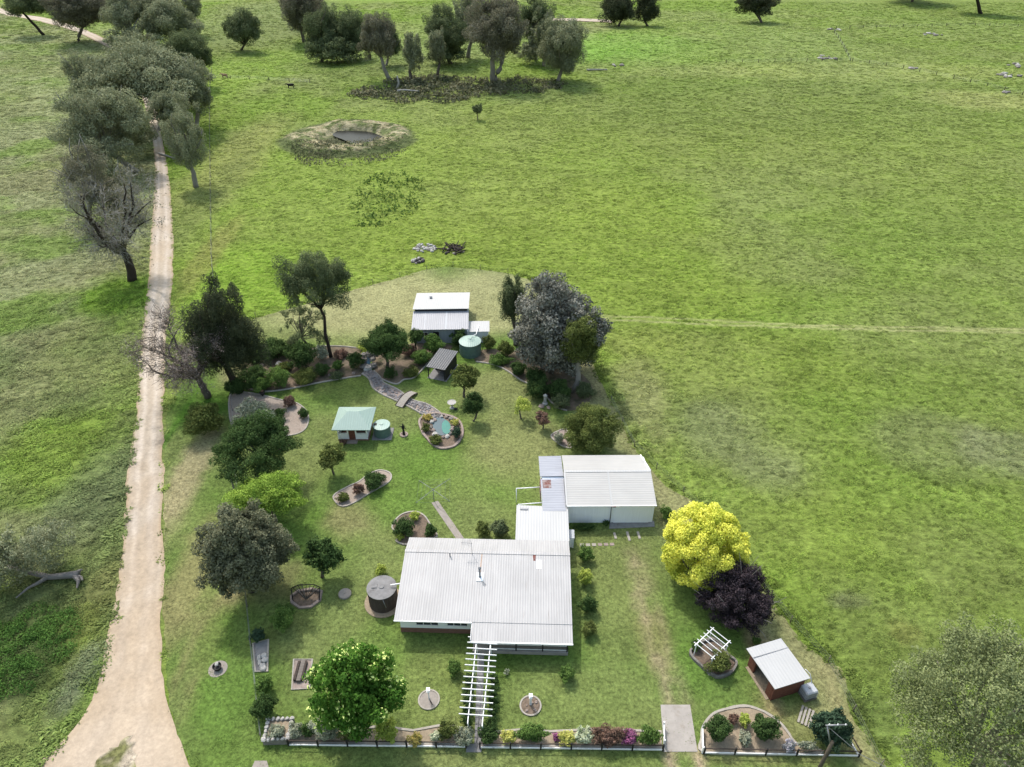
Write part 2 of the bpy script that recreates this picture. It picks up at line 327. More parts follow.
def lawn_color(x, y):
    n1 = fbm(x, y, 14, 12); n2 = fbm(x, y, 3.5, 22); n3 = fbm(x, y, 0.9, 42, 3)
    C = np.tile(C3(126, 152, 80), (len(x), 1))
    C = mixc(C, C3(150, 160, 102), smooth(0.48, 0.70, n1) * 0.7)
    C = mixc(C, C3(110, 146, 62), smooth(0.50, 0.34, n1) * 0.75)
    P = [(380, 300, 110, 34, (188, 188, 138), .9), (500, 300, 60, 30, (184, 186, 136), .85), (185, 480, 16, 60, (190, 180, 142), .8), (190, 580, 24, 60, (172, 164, 118), .7), (200, 650, 16, 60, (168, 160, 116), .65), (230, 700, 30, 40, (112, 148, 66), .7),
         (216, 640, 18, 30, (112, 150, 62), .6), (172, 430, 5, 40, (92, 146, 44), .7), (206, 410, 24, 16, (84, 132, 40), .7), (178, 700, 8, 40, (112, 140, 72), .6), (470, 460, 60, 40, (120, 154, 66), .5), (520, 440, 50, 30, (166, 166, 116), .6), (350, 520, 26, 18, (166, 160, 116), .7), (400, 490, 40, 30, (118, 154, 66), .6),
         (420, 455, 40, 22, (108, 148, 58), .55), (320, 380, 60, 14, (136, 148, 86), .5), (500, 390, 50, 22, (160, 164, 112), .7), (600, 640, 34, 40, (134, 158, 88), .5), (610, 600, 30, 60, (140, 154, 92), .5), (720, 660, 40, 40, (110, 148, 66), .6), (830, 670, 18, 14, (176, 168, 120), .8), (845, 720, 10, 40, (184, 170, 126), .75), (800, 720, 40, 20, (160, 160, 110), .7), (440, 690, 40, 40, (148, 164, 96), .7), (545, 700, 50, 34, (142, 160, 94), .6), (610, 700, 40, 30, (142, 160, 94), .6), (240, 640, 16, 40, (120, 148, 74), .4),
         (655, 640, 16, 30, (156, 152, 104), .6), (620, 560, 50, 30, (128, 144, 84), .5), (760, 640, 14, 24, (188, 168, 134), .8), (330, 590, 40, 30, (128, 150, 84), .5), (270, 580, 30, 24, (146, 140, 104), .6), (235, 590, 10, 14, (176, 160, 126), .6), (400, 755, 140, 12, (146, 158, 98), .5), (230, 760, 40, 20, (128, 158, 78), .6), (640, 420, 20, 60, (134, 144, 84), .5), (620, 400, 10, 26, (176, 160, 128), .6), (700, 540, 20, 40, (150, 158, 104), .7), (650, 465, 12, 50, (164, 164, 116), .8), (686, 510, 16, 24, (158, 162, 110), .8), (800, 650, 14, 40, (160, 162, 112), .7), (585, 385, 22, 22, (166, 152, 124), .75), (235, 372, 16, 14, (170, 160, 128), .6), (775, 757, 90, 6, (166, 160, 112), .6),
         (770, 700, 10, 18, (178, 160, 124), .6)]
    for k, (a, b, rx, ry, c, s) in enumerate(P): C = mixc(C, C3(*c), blob(x, y, a, b, rx, ry, 0.9, 200 + k) * s)
    C = mixc(C, C3(170, 170, 124), smooth(4.2, 2.6, seg_dist(x, y, LAWN[-16:-2]) + 2 * (n2 - .5)) * .65)
    for l, s in zip(WHEEL, (.5, .3, .9, .9)): C = mixc(C, C3(196, 180, 150), smooth(0.75, 0.1, seg_dist(x, y, l) + 0.5 * (n3 - 0.5)) * s * (0.55 + 0.6 * (n2 > 0.42)))
    return C * (0.86 + 0.28 * n2)[:, None] * (0.80 + 0.40 * n3)[:, None] * np.array([0.98, 0.95, 0.90])

# ---------------------------------------------------------------- ground sheet
def axis_(core0, core1, step, far, grow):
    a = list(np.arange(core0, core1 + step, step)); s = step
    while a[-1] < far: s *= grow; a.append(a[-1] + s)
    return a
xs = axis_(-118, 128, 0.6, 2200, 1.035); neg = axis_(118, 118, 0.6, 2200, 1.035); xs = [-v for v in neg[::-1]] + xs[1:]
ys = axis_(18, 225, 0.55, 3200, 1.018); ys = [-400, -100, 0, 10] + ys
xs = np.array(xs); ys = np.array(ys)
X, Y = np.meshgrid(xs, ys); X = X.ravel(); Y = Y.ravel()
Zg = hz(X, Y)
inview = np.abs(X) < 60 + 0.85 * Y
Cg = np.tile(C3(128, 144, 72), (len(X), 1)); sel = inview & (Y < 700)
Cg[sel] = pasture_color(X[sel], Y[sel])
n_x, n_y = len(xs), len(ys)
ii = (np.arange(n_y - 1)[:, None] * n_x + np.arange(n_x - 1)[None, :]).ravel()
M_pasture = attr_mat('pasture', 1.5, 0.52, 0.9, 0.3, stretch=(0.6, 1.0, 1.0))
structure(np_obj('ground', np.c_[X, Y, Zg], np.c_[ii, ii + 1, ii + n_x + 1, ii + n_x], M_pasture, attrs={'col': ('FLOAT_COLOR', np.c_[Cg, np.ones(len(X))])}, smooth_=True))

def sheet(name, poly, step, z, m, colf, jitter=0.0, seed=1):
    """a flat sheet filling an outline, with inner points so that colour can vary across it"""
    r = np.random.default_rng(seed); P = [np.asarray(p[:2], float) for p in poly]; B = []
    for a, b in zip(P, P[1:] + P[:1]):
        k = max(int(np.hypot(*(b - a)) / step), 1)
        for i in range(k):
            q = a + (b - a) * i / k; nrm = np.array([-(b - a)[1], (b - a)[0]]) / (np.hypot(*(b - a)) + 1e-9)
            B.append(q + nrm * r.uniform(-jitter, jitter))
    B = np.array(B); x0, y0 = B.min(0); x1, y1 = B.max(0)
    gx, gy = np.meshgrid(np.arange(x0, x1, step), np.arange(y0, y1, step)); gx = gx.ravel() + r.uniform(-.2, .2, gx.size) * step; gy = gy.ravel() + r.uniform(-.2, .2, gy.size) * step
    k = inside(gx, gy, B) & (seg_dist(gx, gy, [*B, B[0]]) > step * 0.4) if len(B) < 400 else inside(gx, gy, B)
    pts = [Vector(p) for p in B] + [Vector((a, b)) for a, b in zip(gx[k], gy[k])]
    v, _, f, _, _, _ = delaunay_2d_cdt(pts, [(i, (i + 1) % len(B)) for i in range(len(B))], [], 1, 1e-4)
    V = np.array([(p.x, p.y, 0) for p in v]); V[:, 2] = hz(V[:, 0], V[:, 1]) + z
    cols = colf(V[:, 0], V[:, 1])
    F = np.array([t for t in f if len(t) == 3])
    a, b, c = V[F[:, 0]], V[F[:, 1]], V[F[:, 2]]
    fl = np.cross(b - a, c - a)[:, 2] < 0; F[fl] = F[fl][:, ::-1]
    return structure(np_obj(name, V, F, m, attrs={'col': ('FLOAT_COLOR', np.c_[cols, np.ones(len(V))])}))
M_lawn = attr_mat('mown_lawn', 2.6, 0.55, 0.8, 0.12)
sheet('lawn', LAWN, 0.8, 0.02, M_lawn, lawn_color, 0.16)

# ---------------------------------------------------------------- dirt road
def road(name, L, Rr, sub, z, m, seed):
    r = np.random.default_rng(seed)
    A = catmull([G(*p)[:2] for p in L], sub, False); B = catmull([G(*p)[:2] for p in Rr], sub, False)
    # finer along the road
    def dens(P):
        out = []
        for p, q in zip(P[:-1], P[1:]):
            k = max(int(np.hypot(*(q - p)) / 0.7), 1); out += [p + (q - p) * i / k for i in range(k)]
        return np.array(out + [P[-1]])
    A, B = dens(A), dens(B)
    t = np.linspace(0, 1, max(len(A), len(B)))
    ip = lambda P: np.c_[np.interp(t, np.linspace(0, 1, len(P)), P[:, 0]), np.interp(t, np.linspace(0, 1, len(P)), P[:, 1])]
    A, B = ip(A), ip(B); m_ = 25; u = np.linspace(0, 1, m_)
    wv = 0.22 * (r.random(len(t)) - 0.5) + 0.5 * (vnoise(np.arange(len(t)) * 0.25, np.zeros(len(t)), seed) - 0.5)
    wv2 = 0.22 * (r.random(len(t)) - 0.5) + 0.5 * (vnoise(np.arange(len(t)) * 0.25, np.ones(len(t)) * 9, seed) - 0.5)
    d = B - A; d /= np.linalg.norm(d, axis=1)[:, None] + 1e-9
    A = A - d * wv[:, None]; B = B + d * wv2[:, None]
    P = A[:, None, :] * (1 - u)[None, :, None] + B[:, None, :] * u[None, :, None]
    x, y = P[..., 0].ravel(), P[..., 1].ravel()
    uu = np.tile(u, len(t))
    zz = hz(x, y) + z + np.where(y > 185, 0.12, 0) + 0.05 * np.sin(np.pi * uu)
    n2 = fbm(x, y, 5, 71); n3 = fbm(x, y, 1.1, 72, 3)
    C = np.tile(C3(216, 200, 178), (len(x), 1))
    wheel = np.exp(-((uu - 0.3) / 0.09) ** 2) + np.exp(-((uu - 0.7) / 0.09) ** 2)
    C = mixc(C, C3(238, 223, 204), np.clip(wheel, 0, 1) * 0.9)
    C = mixc(C, C3(206, 182, 148), (smooth(0.12, 0.0, uu) + smooth(0.88, 1.0, uu)) * 0.8)
    C = mixc(C, C3(230, 208, 180), smooth(60, 35, y) * 0.7)
    C = mixc(C, C3(196, 172, 140), smooth(0.52, 0.7, n2) * 0.35)
    st = vnoise(uu * 11, np.repeat(np.arange(len(t)), m_) * 0.045, 78); st2 = vnoise(uu * 23, np.repeat(np.arange(len(t)), m_) * 0.11, 79)
    C = C * (0.93 + 0.14 * n2)[:, None] * (0.88 + 0.24 * n3)[:, None] * (0.90 + 0.12 * st + 0.08 * st2)[:, None]
    i0 = (np.arange(len(t) - 1)[:, None] * m_ + np.arange(m_ - 1)[None, :]).ravel()
    return structure(np_obj(name, np.c_[x, y, zz], np.c_[i0, i0 + 1, i0 + m_ + 1, i0 + m_][:, ::-1], m, attrs={'col': ('FLOAT_COLOR', np.c_[C, np.ones(len(x))])}))
M_dirt = attr_mat('pale_dirt', 2.2, 0.16, 0.5, 0.05)
road('dirt_road', ROAD_L, ROAD_R, 5, 0.035, M_dirt, 5)
ISLAND = world([(128, 737), (134, 748), (136, 767), (138, 800), (70, 800), (92, 767), (112, 750)])
sheet('verge', catmull(ISLAND, 4), 0.4, 0.11, M_lawn, lambda x, y: mixc(np.tile(C3(222, 206, 182), (len(x), 1)), C3(142, 142, 92), smooth(.40, .55, fbm(x, y, 1.1, 77, 3))) * (0.8 + 0.4 * fbm(x, y, 0.8, 78, 3))[:, None], 0.3)
FAR_TR = [(540, 19.5), (560, 19.8), (580, 20), (604, 21), (612, 22)]
road('far_track', [(a, b + 1.6) for a, b in FAR_TR], [(a, b - 1.2) for a, b in FAR_TR], 3, 0.1, M_dirt, 9)

# concrete and paving
M_conc = mat('concrete', look(208, 200, 190, .95), 0.9, 0.12, 1.2, 0.25, stain=look(176, 164, 148), stain_scale=0.8)
M_conc2 = mat('grey_concrete', look(166, 164, 162), 0.9, 0.2, 2.0, 0.3, stain=look(120, 116, 112), stain_scale=1.2)
M_pink = mat('pink_paving', look(190, 180, 168), 0.9, 0.15, 3.0, 0.4, stain=look(150, 140, 138), stain_scale=1.5)
def pad(name, px, m, z=0.05, t=0.25): return structure(MB().slab([(*G(a, b)[:2], z) for a, b in px], t).build(name, m))
pad('driveway', [(664, 752), (697.5, 752), (690, 705), (660.5, 705)], M_conc, 0.06)
pad('garden_path', [(456.5, 539.5), (464, 538.5), (438, 501), (431.5, 503)], M_pink, 0.05)
pad('pergola_path', [(474, 752), (481.5, 752), (484.5, 645), (478, 645)], M_conc2, 0.05)
pad('shed_apron', [(609, 529), (654.5, 527), (654, 521.2), (610, 522)], M_conc2, 0.07)
pad('front_gate_path', [(466, 752.5), (481, 752.5), (481.5, 744), (466.5, 744)], M_conc2, 0.056)

# ---------------------------------------------------------------- long grass: tufts on the paddocks, short ones on the mown ground
def tuft_mesh(name, m, blades, rad, hgt, wid, seed):
    r = np.random.default_rng(seed); V = []; F = []
    for k in range(blades):
        a = r.uniform(0, 6.283); d = rad * math.sqrt(r.random()); b = np.array([d * math.cos(a), d * math.sin(a), -0.02])
        h = hgt * r.uniform(.5, 1.15); la = r.uniform(0, 6.283); ln = h * r.uniform(.7, 2.2); wa = la + 1.57 + r.uniform(-.5, .5)
        w_ = wid * r.uniform(.6, 1.3); s = np.array([math.cos(wa), math.sin(wa), 0]) * w_; l = np.array([math.cos(la), math.sin(la), 0]) * ln
        n = len(V); V += [b - s, b + s, b + l * 0.45 + [0, 0, h * .75] + s * .7, b + l * 0.45 + [0, 0, h * .75] - s * .7, b + l + [0, 0, h * r.uniform(.7, 1.0)]]
        F += [(n, n + 1, n + 2, n + 3), (n + 3, n + 2, n + 4, n + 4)]
    me = bpy.data.meshes.new(name); me.from_pydata([tuple(map(float, v)) for v in V], [], [f if f[2] != f[3] else f[:3] for f in F]); me.materials.append(m); me.update()
    return bpy.data.objects.new(name, me)
def inst_leaf(name, trans=0.35):
    m, t, b = new_mat(name); at = t.nodes.new('ShaderNodeAttribute'); at.attribute_type = 'INSTANCER'; at.attribute_name = 'col'
    t.links.new(at.outputs['Color'], b.inputs['Base Color']); b.inputs['Roughness'].default_value = 0.8; b.inputs['Specular IOR Level'].default_value = 0.15
    tr = t.nodes.new('ShaderNodeBsdfTranslucent'); t.links.new(at.outputs['Color'], tr.inputs[0]); mx = t.nodes.new('ShaderNodeMixShader'); mx.inputs[0].default_value = trans
    t.links.new(b.outputs[0], mx.inputs[1]); t.links.new(tr.outputs[0], mx.inputs[2]); t.links.new(mx.outputs[0], t.nodes['Material Output'].inputs[0])
    return m
M_tuft = inst_leaf('grass_blades')
def grass(name, label, x, y, sc, col, protos, zoff=0.0):
    z = hz(x, y) + zoff; n = len(x); r = np.random.default_rng(n)
    me = bpy.data.meshes.new(name); me.vertices.add(n); me.vertices.foreach_set('co', np.c_[x, y, z].astype(np.float32).ravel())
    for nm, ty, arr, key in (('col', 'FLOAT_COLOR', np.c_[col, np.ones(n)], 'color'), ('sc', 'FLOAT_VECTOR', np.c_[sc * 1.25, sc * .85, sc * r.uniform(.7, 1.2, n)], 'vector'), ('rt', 'FLOAT_VECTOR', np.c_[np.zeros(n), np.zeros(n), r.normal(0, .35, n) + 3.1416 * r.integers(0, 2, n)], 'vector')):
        a = me.attributes.new(nm, ty, 'POINT'); a.data.foreach_set(key, arr.astype(np.float32).ravel())
    o = bpy.data.objects.new(name, me); COL.objects.link(o); tag(o, label, 'grass', kind='stuff')
    c = bpy.data.collections.new(name + '_source')
    for p in protos: c.objects.link(p)
    g = bpy.data.node_groups.new(name, 'GeometryNodeTree'); g.interface.new_socket('Geometry', in_out='INPUT', socket_type='NodeSocketGeometry'); g.interface.new_socket('Geometry', in_out='OUTPUT', socket_type='NodeSocketGeometry')
    N = g.nodes.new; gi, go = N('NodeGroupInput'), N('NodeGroupOutput'); iop = N('GeometryNodeInstanceOnPoints'); ci = N('GeometryNodeCollectionInfo')
    ci.inputs['Collection'].default_value = c; ci.inputs['Separate Children'].default_value = True; ci.inputs['Reset Children'].default_value = True
    iop.inputs['Pick Instance'].default_value = True
    def na(nm):
        q = N('GeometryNodeInputNamedAttribute'); q.data_type = 'FLOAT_VECTOR'; q.inputs['Name'].default_value = nm; return q.outputs[0]
    g.links.new(gi.outputs[0], iop.inputs['Points']); g.links.new(ci.outputs[0], iop.inputs['Instance']); g.links.new(na('sc'), iop.inputs['Scale']); g.links.new(na('rt'), iop.inputs['Rotation']); g.links.new(iop.outputs[0], go.inputs[0])
    md = o.modifiers.new('scatter', 'NODES'); md.node_group = g
    me.materials.append(M_tuft)
    return o
def sample(y0, y1, dens, seed):
    r = np.random.default_rng(seed); x1 = 50 + 0.66 * y1; n = int(dens * 2 * x1 * (y1 - y0)); x = r.uniform(-x1, x1, n); y = r.uniform(y0, y1, n)
    k = np.abs(x) < 24 + 0.74 * y; return x[k], y[k]
ROADPOLY = [G(*p)[:2] for p in ROAD_L] + [G(*p)[:2] for p in ROAD_R][::-1]
protoA = [tuft_mesh('grass_tuft', M_tuft, 26, 0.42, 0.15, 0.045, 1), tuft_mesh('grass_tuft', M_tuft, 22, 0.32, 0.21, 0.040, 2), tuft_mesh('grass_tuft', M_tuft, 30, 0.5, 0.12, 0.05, 3)]
gx, gy, gs = [], [], []
for y0, y1, dens, s in ((24, 60, 3.6, .85), (60, 100, 2.6, 1.0), (100, 150, 2.2, 1.0), (150, 230, 1.4, 1.2), (230, 330, .7, 1.6), (330, 480, .3, 2.2)):
    a, b = sample(y0, y1, dens, int(y0)); gx.append(a); gy.append(b); gs.append(np.full(len(a), s))
gx, gy, gs = map(np.concatenate, (gx, gy, gs))
clump = fbm(gx * 0.6, gy, 1.8, 55, 3)
k = ~inside(gx, gy, LAWN) & ~inside(gx, gy, ROADPOLY) & (clump > 0.26) & (np.hypot((gx - DAM_C[0]) / DAM_R[0], (gy - DAM_C[1]) / DAM_R[1]) > 0.5) & (np.minimum(seg_dist(gx, gy, TRACK), seg_dist(gx, gy, TRACK2)) > 0.3)
gx, gy, gs, clump = gx[k], gy[k], gs[k], clump[k]
r_ = np.random.default_rng(3)
gs = gs * (0.6 + 1.0 * (clump - 0.3)) * r_.uniform(.75, 1.25, len(gx))
gs *= np.where(road_x(gy) > gx, np.where(gy < 110, 1.7, 1.25), 1.0)
dl = seg_dist(gx, gy, [*LAWN, LAWN[0]]); gs *= np.where((dl < 1.6) & (gx > 0), 1.6, np.where(dl < .9, 1.3, 1.0))
dr = np.minimum(seg_dist(gx, gy, [G(*p)[:2] for p in ROAD_L]), seg_dist(gx, gy, [G(*p)[:2] for p in ROAD_R])); gs *= np.where((dr < 1.3) & (gy < 200), 1.3, 1.0)
gc = pasture_color(gx, gy) * (r_.uniform(1.0, 2.5, len(gx)) * np.where((dl < 1.3) & (gx > 0), .6, 1.0))[:, None]  # tufts beside the right lawn edge darkened to paint their shadow line
grass('paddock_grass', 'long tufted grass over the paddocks around the yard', gx, gy, gs, gc, protoA)
lx, ly = sample(24, 125, 2.2, 77); k = inside(lx, ly, LAWN) & (fbm(lx, ly, 2.5, 57, 3) > 0.46); lx, ly = lx[k], ly[k]
lc = lawn_color(lx, ly) * np.random.default_rng(4).uniform(1.0, 1.7, len(lx))[:, None]
protoB = [tuft_mesh('lawn_tuft', M_tuft, 18, 0.4, 0.07, 0.030, 4), tuft_mesh('lawn_tuft', M_tuft, 14, 0.3, 0.09, 0.030, 5)]
grass('lawn_grass', 'short uneven grass of the mown yard', lx, ly, np.ones(len(lx)), lc, protoB, 0.02)
# ---------------------------------------------------------------- foliage
LM = dict(
    euc_grey=leaf_mat('grey_green_leaves', (92, 99, 72), (150, 154, 122)), euc_dark=leaf_mat('dark_gum_leaves', (58, 70, 46), (112, 122, 86)),
    euc_brown=leaf_mat('brownish_gum_leaves', (80, 80, 62), (130, 128, 108)), silver=leaf_mat('silver_leaves', (68, 70, 62), (142, 142, 131), 0.15),
    green=leaf_mat('green_leaves', (52, 76, 36), (108, 134, 68)), dkgreen=leaf_mat('dark_green_leaves', (36, 54, 30), (80, 102, 56)), deep=leaf_mat('deep_green_leaves', (42, 50, 36), (82, 88, 64)),
    bright=leaf_mat('bright_green_leaves', (100, 130, 48), (160, 184, 84), 0.3), lime=leaf_mat('lime_tipped_leaves', (48, 82, 30), (104, 142, 56), 0.3, (214, 228, 140)),
    yellow=leaf_mat('golden_leaves', (140, 156, 46), (244, 240, 112), 0.3), purple=leaf_mat('purple_black_leaves', (34, 29, 32), (68, 60, 64), 0.1), olive=leaf_mat('olive_leaves', (58, 68, 34), (112, 122, 66)),
    pale=leaf_mat('pale_olive_leaves', (88, 99, 64), (138, 147, 102)), greybush=leaf_mat('grey_shrub_leaves', (104, 112, 92), (168, 172, 148)), twig=leaf_mat('bare_twigs', (112, 100, 92), (158, 146, 138), 0.05),
    ygreen=leaf_mat('yellow_green_leaves', (112, 136, 56), (184, 192, 96), 0.35), dkyellow=leaf_mat('gold_shrub_leaves', (150, 152, 72), (208, 206, 120), 0.3), orange=leaf_mat('orange_shrub_leaves', (132, 132, 66), (200, 178, 104)), white=leaf_mat('white_flowering_leaves', (110, 128, 84), (214, 218, 190)),
    pink=leaf_mat('magenta_flowers', (104, 80, 88), (168, 98, 142)), red=leaf_mat('red_brown_leaves', (92, 76, 62), (132, 104, 92)), teal=leaf_mat('blue_green_leaves', (40, 58, 44), (66, 86, 66)), lavender=leaf_mat('lavender_flowers', (124, 128, 116), (172, 168, 182)),
    brush=leaf_mat('dark_bracken', (62, 70, 48), (120, 118, 92)), rush=leaf_mat('dark_rush_leaves', (66, 86, 40), (100, 122, 58)), umber=leaf_mat('umber_gum_leaves', (76, 80, 60), (122, 124, 98)), bramble=leaf_mat('bramble_leaves', (48, 80, 36), (96, 128, 60)))
M_bark = mat('grey_bark', look(122, 112, 102), 0.95, 0.35, 2.0, 0.8, stretch=(3, 3, 0.6))
M_barkd = mat('dark_bark', look(74, 64, 56), 0.95, 0.35, 2.0, 0.8, stretch=(3, 3, 0.6))
M_barkw = mat('pale_gum_bark', look(176, 170, 160), 0.85, 0.25, 1.2, 0.4, stain=look(120, 108, 98), stretch=(2, 2, 0.5))
M_twigw = mat('bleached_wood', look(198, 194, 188), 0.9, 0.2, 2.0, 0.5, stain=look(120, 112, 106))
M_twig = mat('grey_brown_twigs', look(128, 116, 108), 0.95, 0.25, 2.0, 0.3)

def unit(v): return v / (np.linalg.norm(v, axis=-1, keepdims=True) + 1e-9)
def leaf_cloud(blobs, n, size, r, asp=0.55, droop=0.0, shell=(0.55, 1.08), out=0.7, tip=0.0):
    """n folded leaf sprays through the outer part of the blobs; blobs = (centre, radii, tint)"""
    c = np.array([b[0] for b in blobs]); rad = np.array([b[1] for b in blobs]); tb = np.array([b[2] for b in blobs])
    wgt = (rad[:, 0] * rad[:, 2] + rad[:, 0] * rad[:, 1]); i = r.choice(len(blobs), n, p=wgt / wgt.sum())
    d = unit(r.normal(size=(n, 3))); q = shell[0] + (shell[1] - shell[0]) * r.random(n) ** 0.6
    p = c[i] + d * rad[i] * q[:, None]
    nrm = unit(d * out + r.normal(size=(n, 3)) * 0.45 + np.array([0, 0, 0.35]))
    ax = r.normal(size=(n, 3)); ax[:, 2] -= droop * 2.2; ax = ax - (ax * nrm).sum(1)[:, None] * nrm; ax = unit(ax); sd = np.cross(nrm, ax)
    L = size * r.uniform(.6, 1.35, n); W = L * asp * r.uniform(.7, 1.3, n); fold = nrm * (W * 0.35)[:, None]
    b0 = p - ax * (L * .5)[:, None]; t0 = p + ax * (L * .5)[:, None] - nrm * (L * .18)[:, None]
    s0 = p + sd * (W * .5)[:, None] + fold * .6; s1 = p - sd * (W * .5)[:, None] + fold * .6
    V = np.stack([b0, s0, t0, s1], 1).reshape(-1, 3); F = np.arange(4 * n).reshape(n, 4)
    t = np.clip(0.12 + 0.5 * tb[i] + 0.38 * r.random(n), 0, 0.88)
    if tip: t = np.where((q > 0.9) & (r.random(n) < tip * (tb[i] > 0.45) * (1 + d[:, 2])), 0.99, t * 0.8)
    return V, F, np.repeat(t, 4)
def crown_blobs(c, rad, nb, br, r, flat=1.0, core=True, low=-0.6, sub=0, wild=0.0):
    out = []
    for k in range(nb):
        z = 1 - (k + 0.5) / nb * (1 - low); a = 2.39996 * k + r.uniform(-.5, .5); s = math.sqrt(max(1 - z * z, 0))
        d = np.array([s * math.cos(a), s * math.sin(a), z]); q = br * r.uniform(.68 - wild, 1.3 + wild)
        pos = c + d * rad * (1 - q) * r.uniform(.9 - wild, 1.06) + r.normal(size=3) * rad * wild * .35
        m = min(rad[0], rad[1], rad[2] * 1.5)
        out.append((pos, np.array([rad[0], rad[1], max(rad[2], 0.55 * m) * flat]) * q * r.uniform(.85, 1.15, 3), r.random()))
    if sub:
        big = out; out = []
        for (p, q, t) in big:
            out.append((p, q * .72, t * .8)); m = sub; a0 = r.uniform(0, 6.28)
            for j in range(m):
                z = 1 - (j + .5) / m * 1.5; a = a0 + 2.39996 * j; s = math.sqrt(max(1 - z * z, 0)); f = r.uniform(.30, .55)
                out.append((p + np.array([s * math.cos(a), s * math.sin(a), z]) * q * r.uniform(.6, .95), q * f * r.uniform(.85, 1.15, 3), np.clip(t * .5 + .5 * r.random(), 0, 1)))
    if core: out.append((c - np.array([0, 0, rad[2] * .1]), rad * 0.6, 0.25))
    return out
def dims(bbox, base=None):
    x0, x1, y0, y1 = bbox; cx, cy = (x0 + x1) / 2, (y0 + y1) / 2; d = ray(cx, cy)
    def size(c):
        s = pxm(c); de = math.atan2(CAMH - c[2], c[1]); Rx = (x1 - x0) / 2 / s; hp = (y1 - y0) / 2 / s; Ry = Rx
        if hp * .8 < Rx * math.sin(de): Ry = hp * .8 / math.sin(de)
        H = math.sqrt(max(hp * hp - (Ry * math.sin(de)) ** 2, 0.01)) / math.cos(de)
        return np.array([Rx, Ry, H])
    if base is not None:
        b = G(*base); t = b[1] / d[1]; c = np.array([0, 0, CAMH]) + d * t; rad = size(c)
        c[2] = max(c[2], b[2] + rad[2] * .8); return b, c, rad
    z = 1.0
    for k in range(8):
        c = G(cx, cy, z); rad = size(c); rad[2] = min(rad[2], 1.15 * rad[0]); z = max(rad[2] * 0.82, 0.15)
    b = np.array([c[0], c[1], float(hz(c[0], c[1]))]); return b, c, rad
SEED = [100]
def rnd():
    SEED[0] += 1; return np.random.default_rng(SEED[0])
def limb(mb, a, b, r0, r1, r, sag=0.12, n=5, sides=6):
    a = np.asarray(a, float); b = np.asarray(b, float); L = np.linalg.norm(b - a); off = r.normal(size=3) * L * sag * .5; off[2] = abs(off[2]) * .5
    P = [a + (b - a) * t + off * math.sin(math.pi * t) + r.normal(size=3) * L * .015 * (0 < t < 1) for t in np.linspace(0, 1, n)]
    mb.tube(P, r0, r1, sides); return P
def tree(name, label, bbox, base, lm, cat='tree', group=None, leaf=0.19, cov=1.7, nb=16, br=0.42, bark=None, trunk=True, droop=0.0, asp=0.55, tip=0.0, flat=1.0, core=True, low=-0.55, stems=1, lim=9, show_limbs=0.0, thick=1.0, nmax=55000, shell=(0.45, 1.12), sub=5, wild=None):
    r = rnd(); b, c, rad = dims(bbox, base); s = pxm(c); leaf = max(leaf, 1.15 / s)
    blobs = crown_blobs(c, rad, nb, br, r, flat, core, low, sub, (.26 if name == 'gum_tree' else .16) if wild is None else wild); tips = [q for q in blobs if q[1][0] > .3 * br * rad[0]] or blobs
    area = sum(4 * math.pi * (q[1][0] * q[1][1] + q[1][0] * q[1][2] + q[1][1] * q[1][2]) / 3 for q in blobs) * (0.30 if sub else 0.55)
    n = int(np.clip(cov * area / (leaf * leaf * asp * .5), 120, nmax))
    if n == nmax: leaf = math.sqrt(cov * area / (n * asp * .5))
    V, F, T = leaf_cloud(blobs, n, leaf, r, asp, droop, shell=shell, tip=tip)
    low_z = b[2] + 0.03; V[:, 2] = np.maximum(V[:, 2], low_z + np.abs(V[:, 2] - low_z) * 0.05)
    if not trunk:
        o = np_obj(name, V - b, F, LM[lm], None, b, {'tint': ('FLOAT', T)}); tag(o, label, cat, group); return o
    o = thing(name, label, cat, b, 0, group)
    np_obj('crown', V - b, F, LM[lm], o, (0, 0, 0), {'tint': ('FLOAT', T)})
    lim = lim + (8 if name == 'gum_tree' else 0); mb = MB(); h = c[2] - b[2] + 0.0; tr = max(0.05, 0.028 * (h + rad[2])) * thick
    for k in range(stems):
        bb = np.array([r.uniform(-.4, .4), r.uniform(-.4, .4), -0.1]) * (stems > 1) + np.array([0, 0, -0.15])
        fork = (c - b) + np.array([r.uniform(-.25, .25) * rad[0], r.uniform(-.25, .25) * rad[1], -rad[2] * r.uniform(.35, .7)])
        if fork[2] < h * .25: fork[2] = h * .3
        limb(mb, bb, fork, tr * 1.25, tr * .75, r, .05, 7, 8)
        for q in sorted(tips, key=lambda q: r.random())[:max(lim // stems, 3)]:
            e = q[0] - b; m = fork + (e - fork) * 0.5 + np.array([0, 0, (e[2] - fork[2]) * .1])
            limb(mb, fork, e + (e - fork) * show_limbs * .3, tr * .55, tr * .10, r, .14, 6, 5)
    mb.build('trunk', bark or M_bark, o, smooth_=True)
    return o
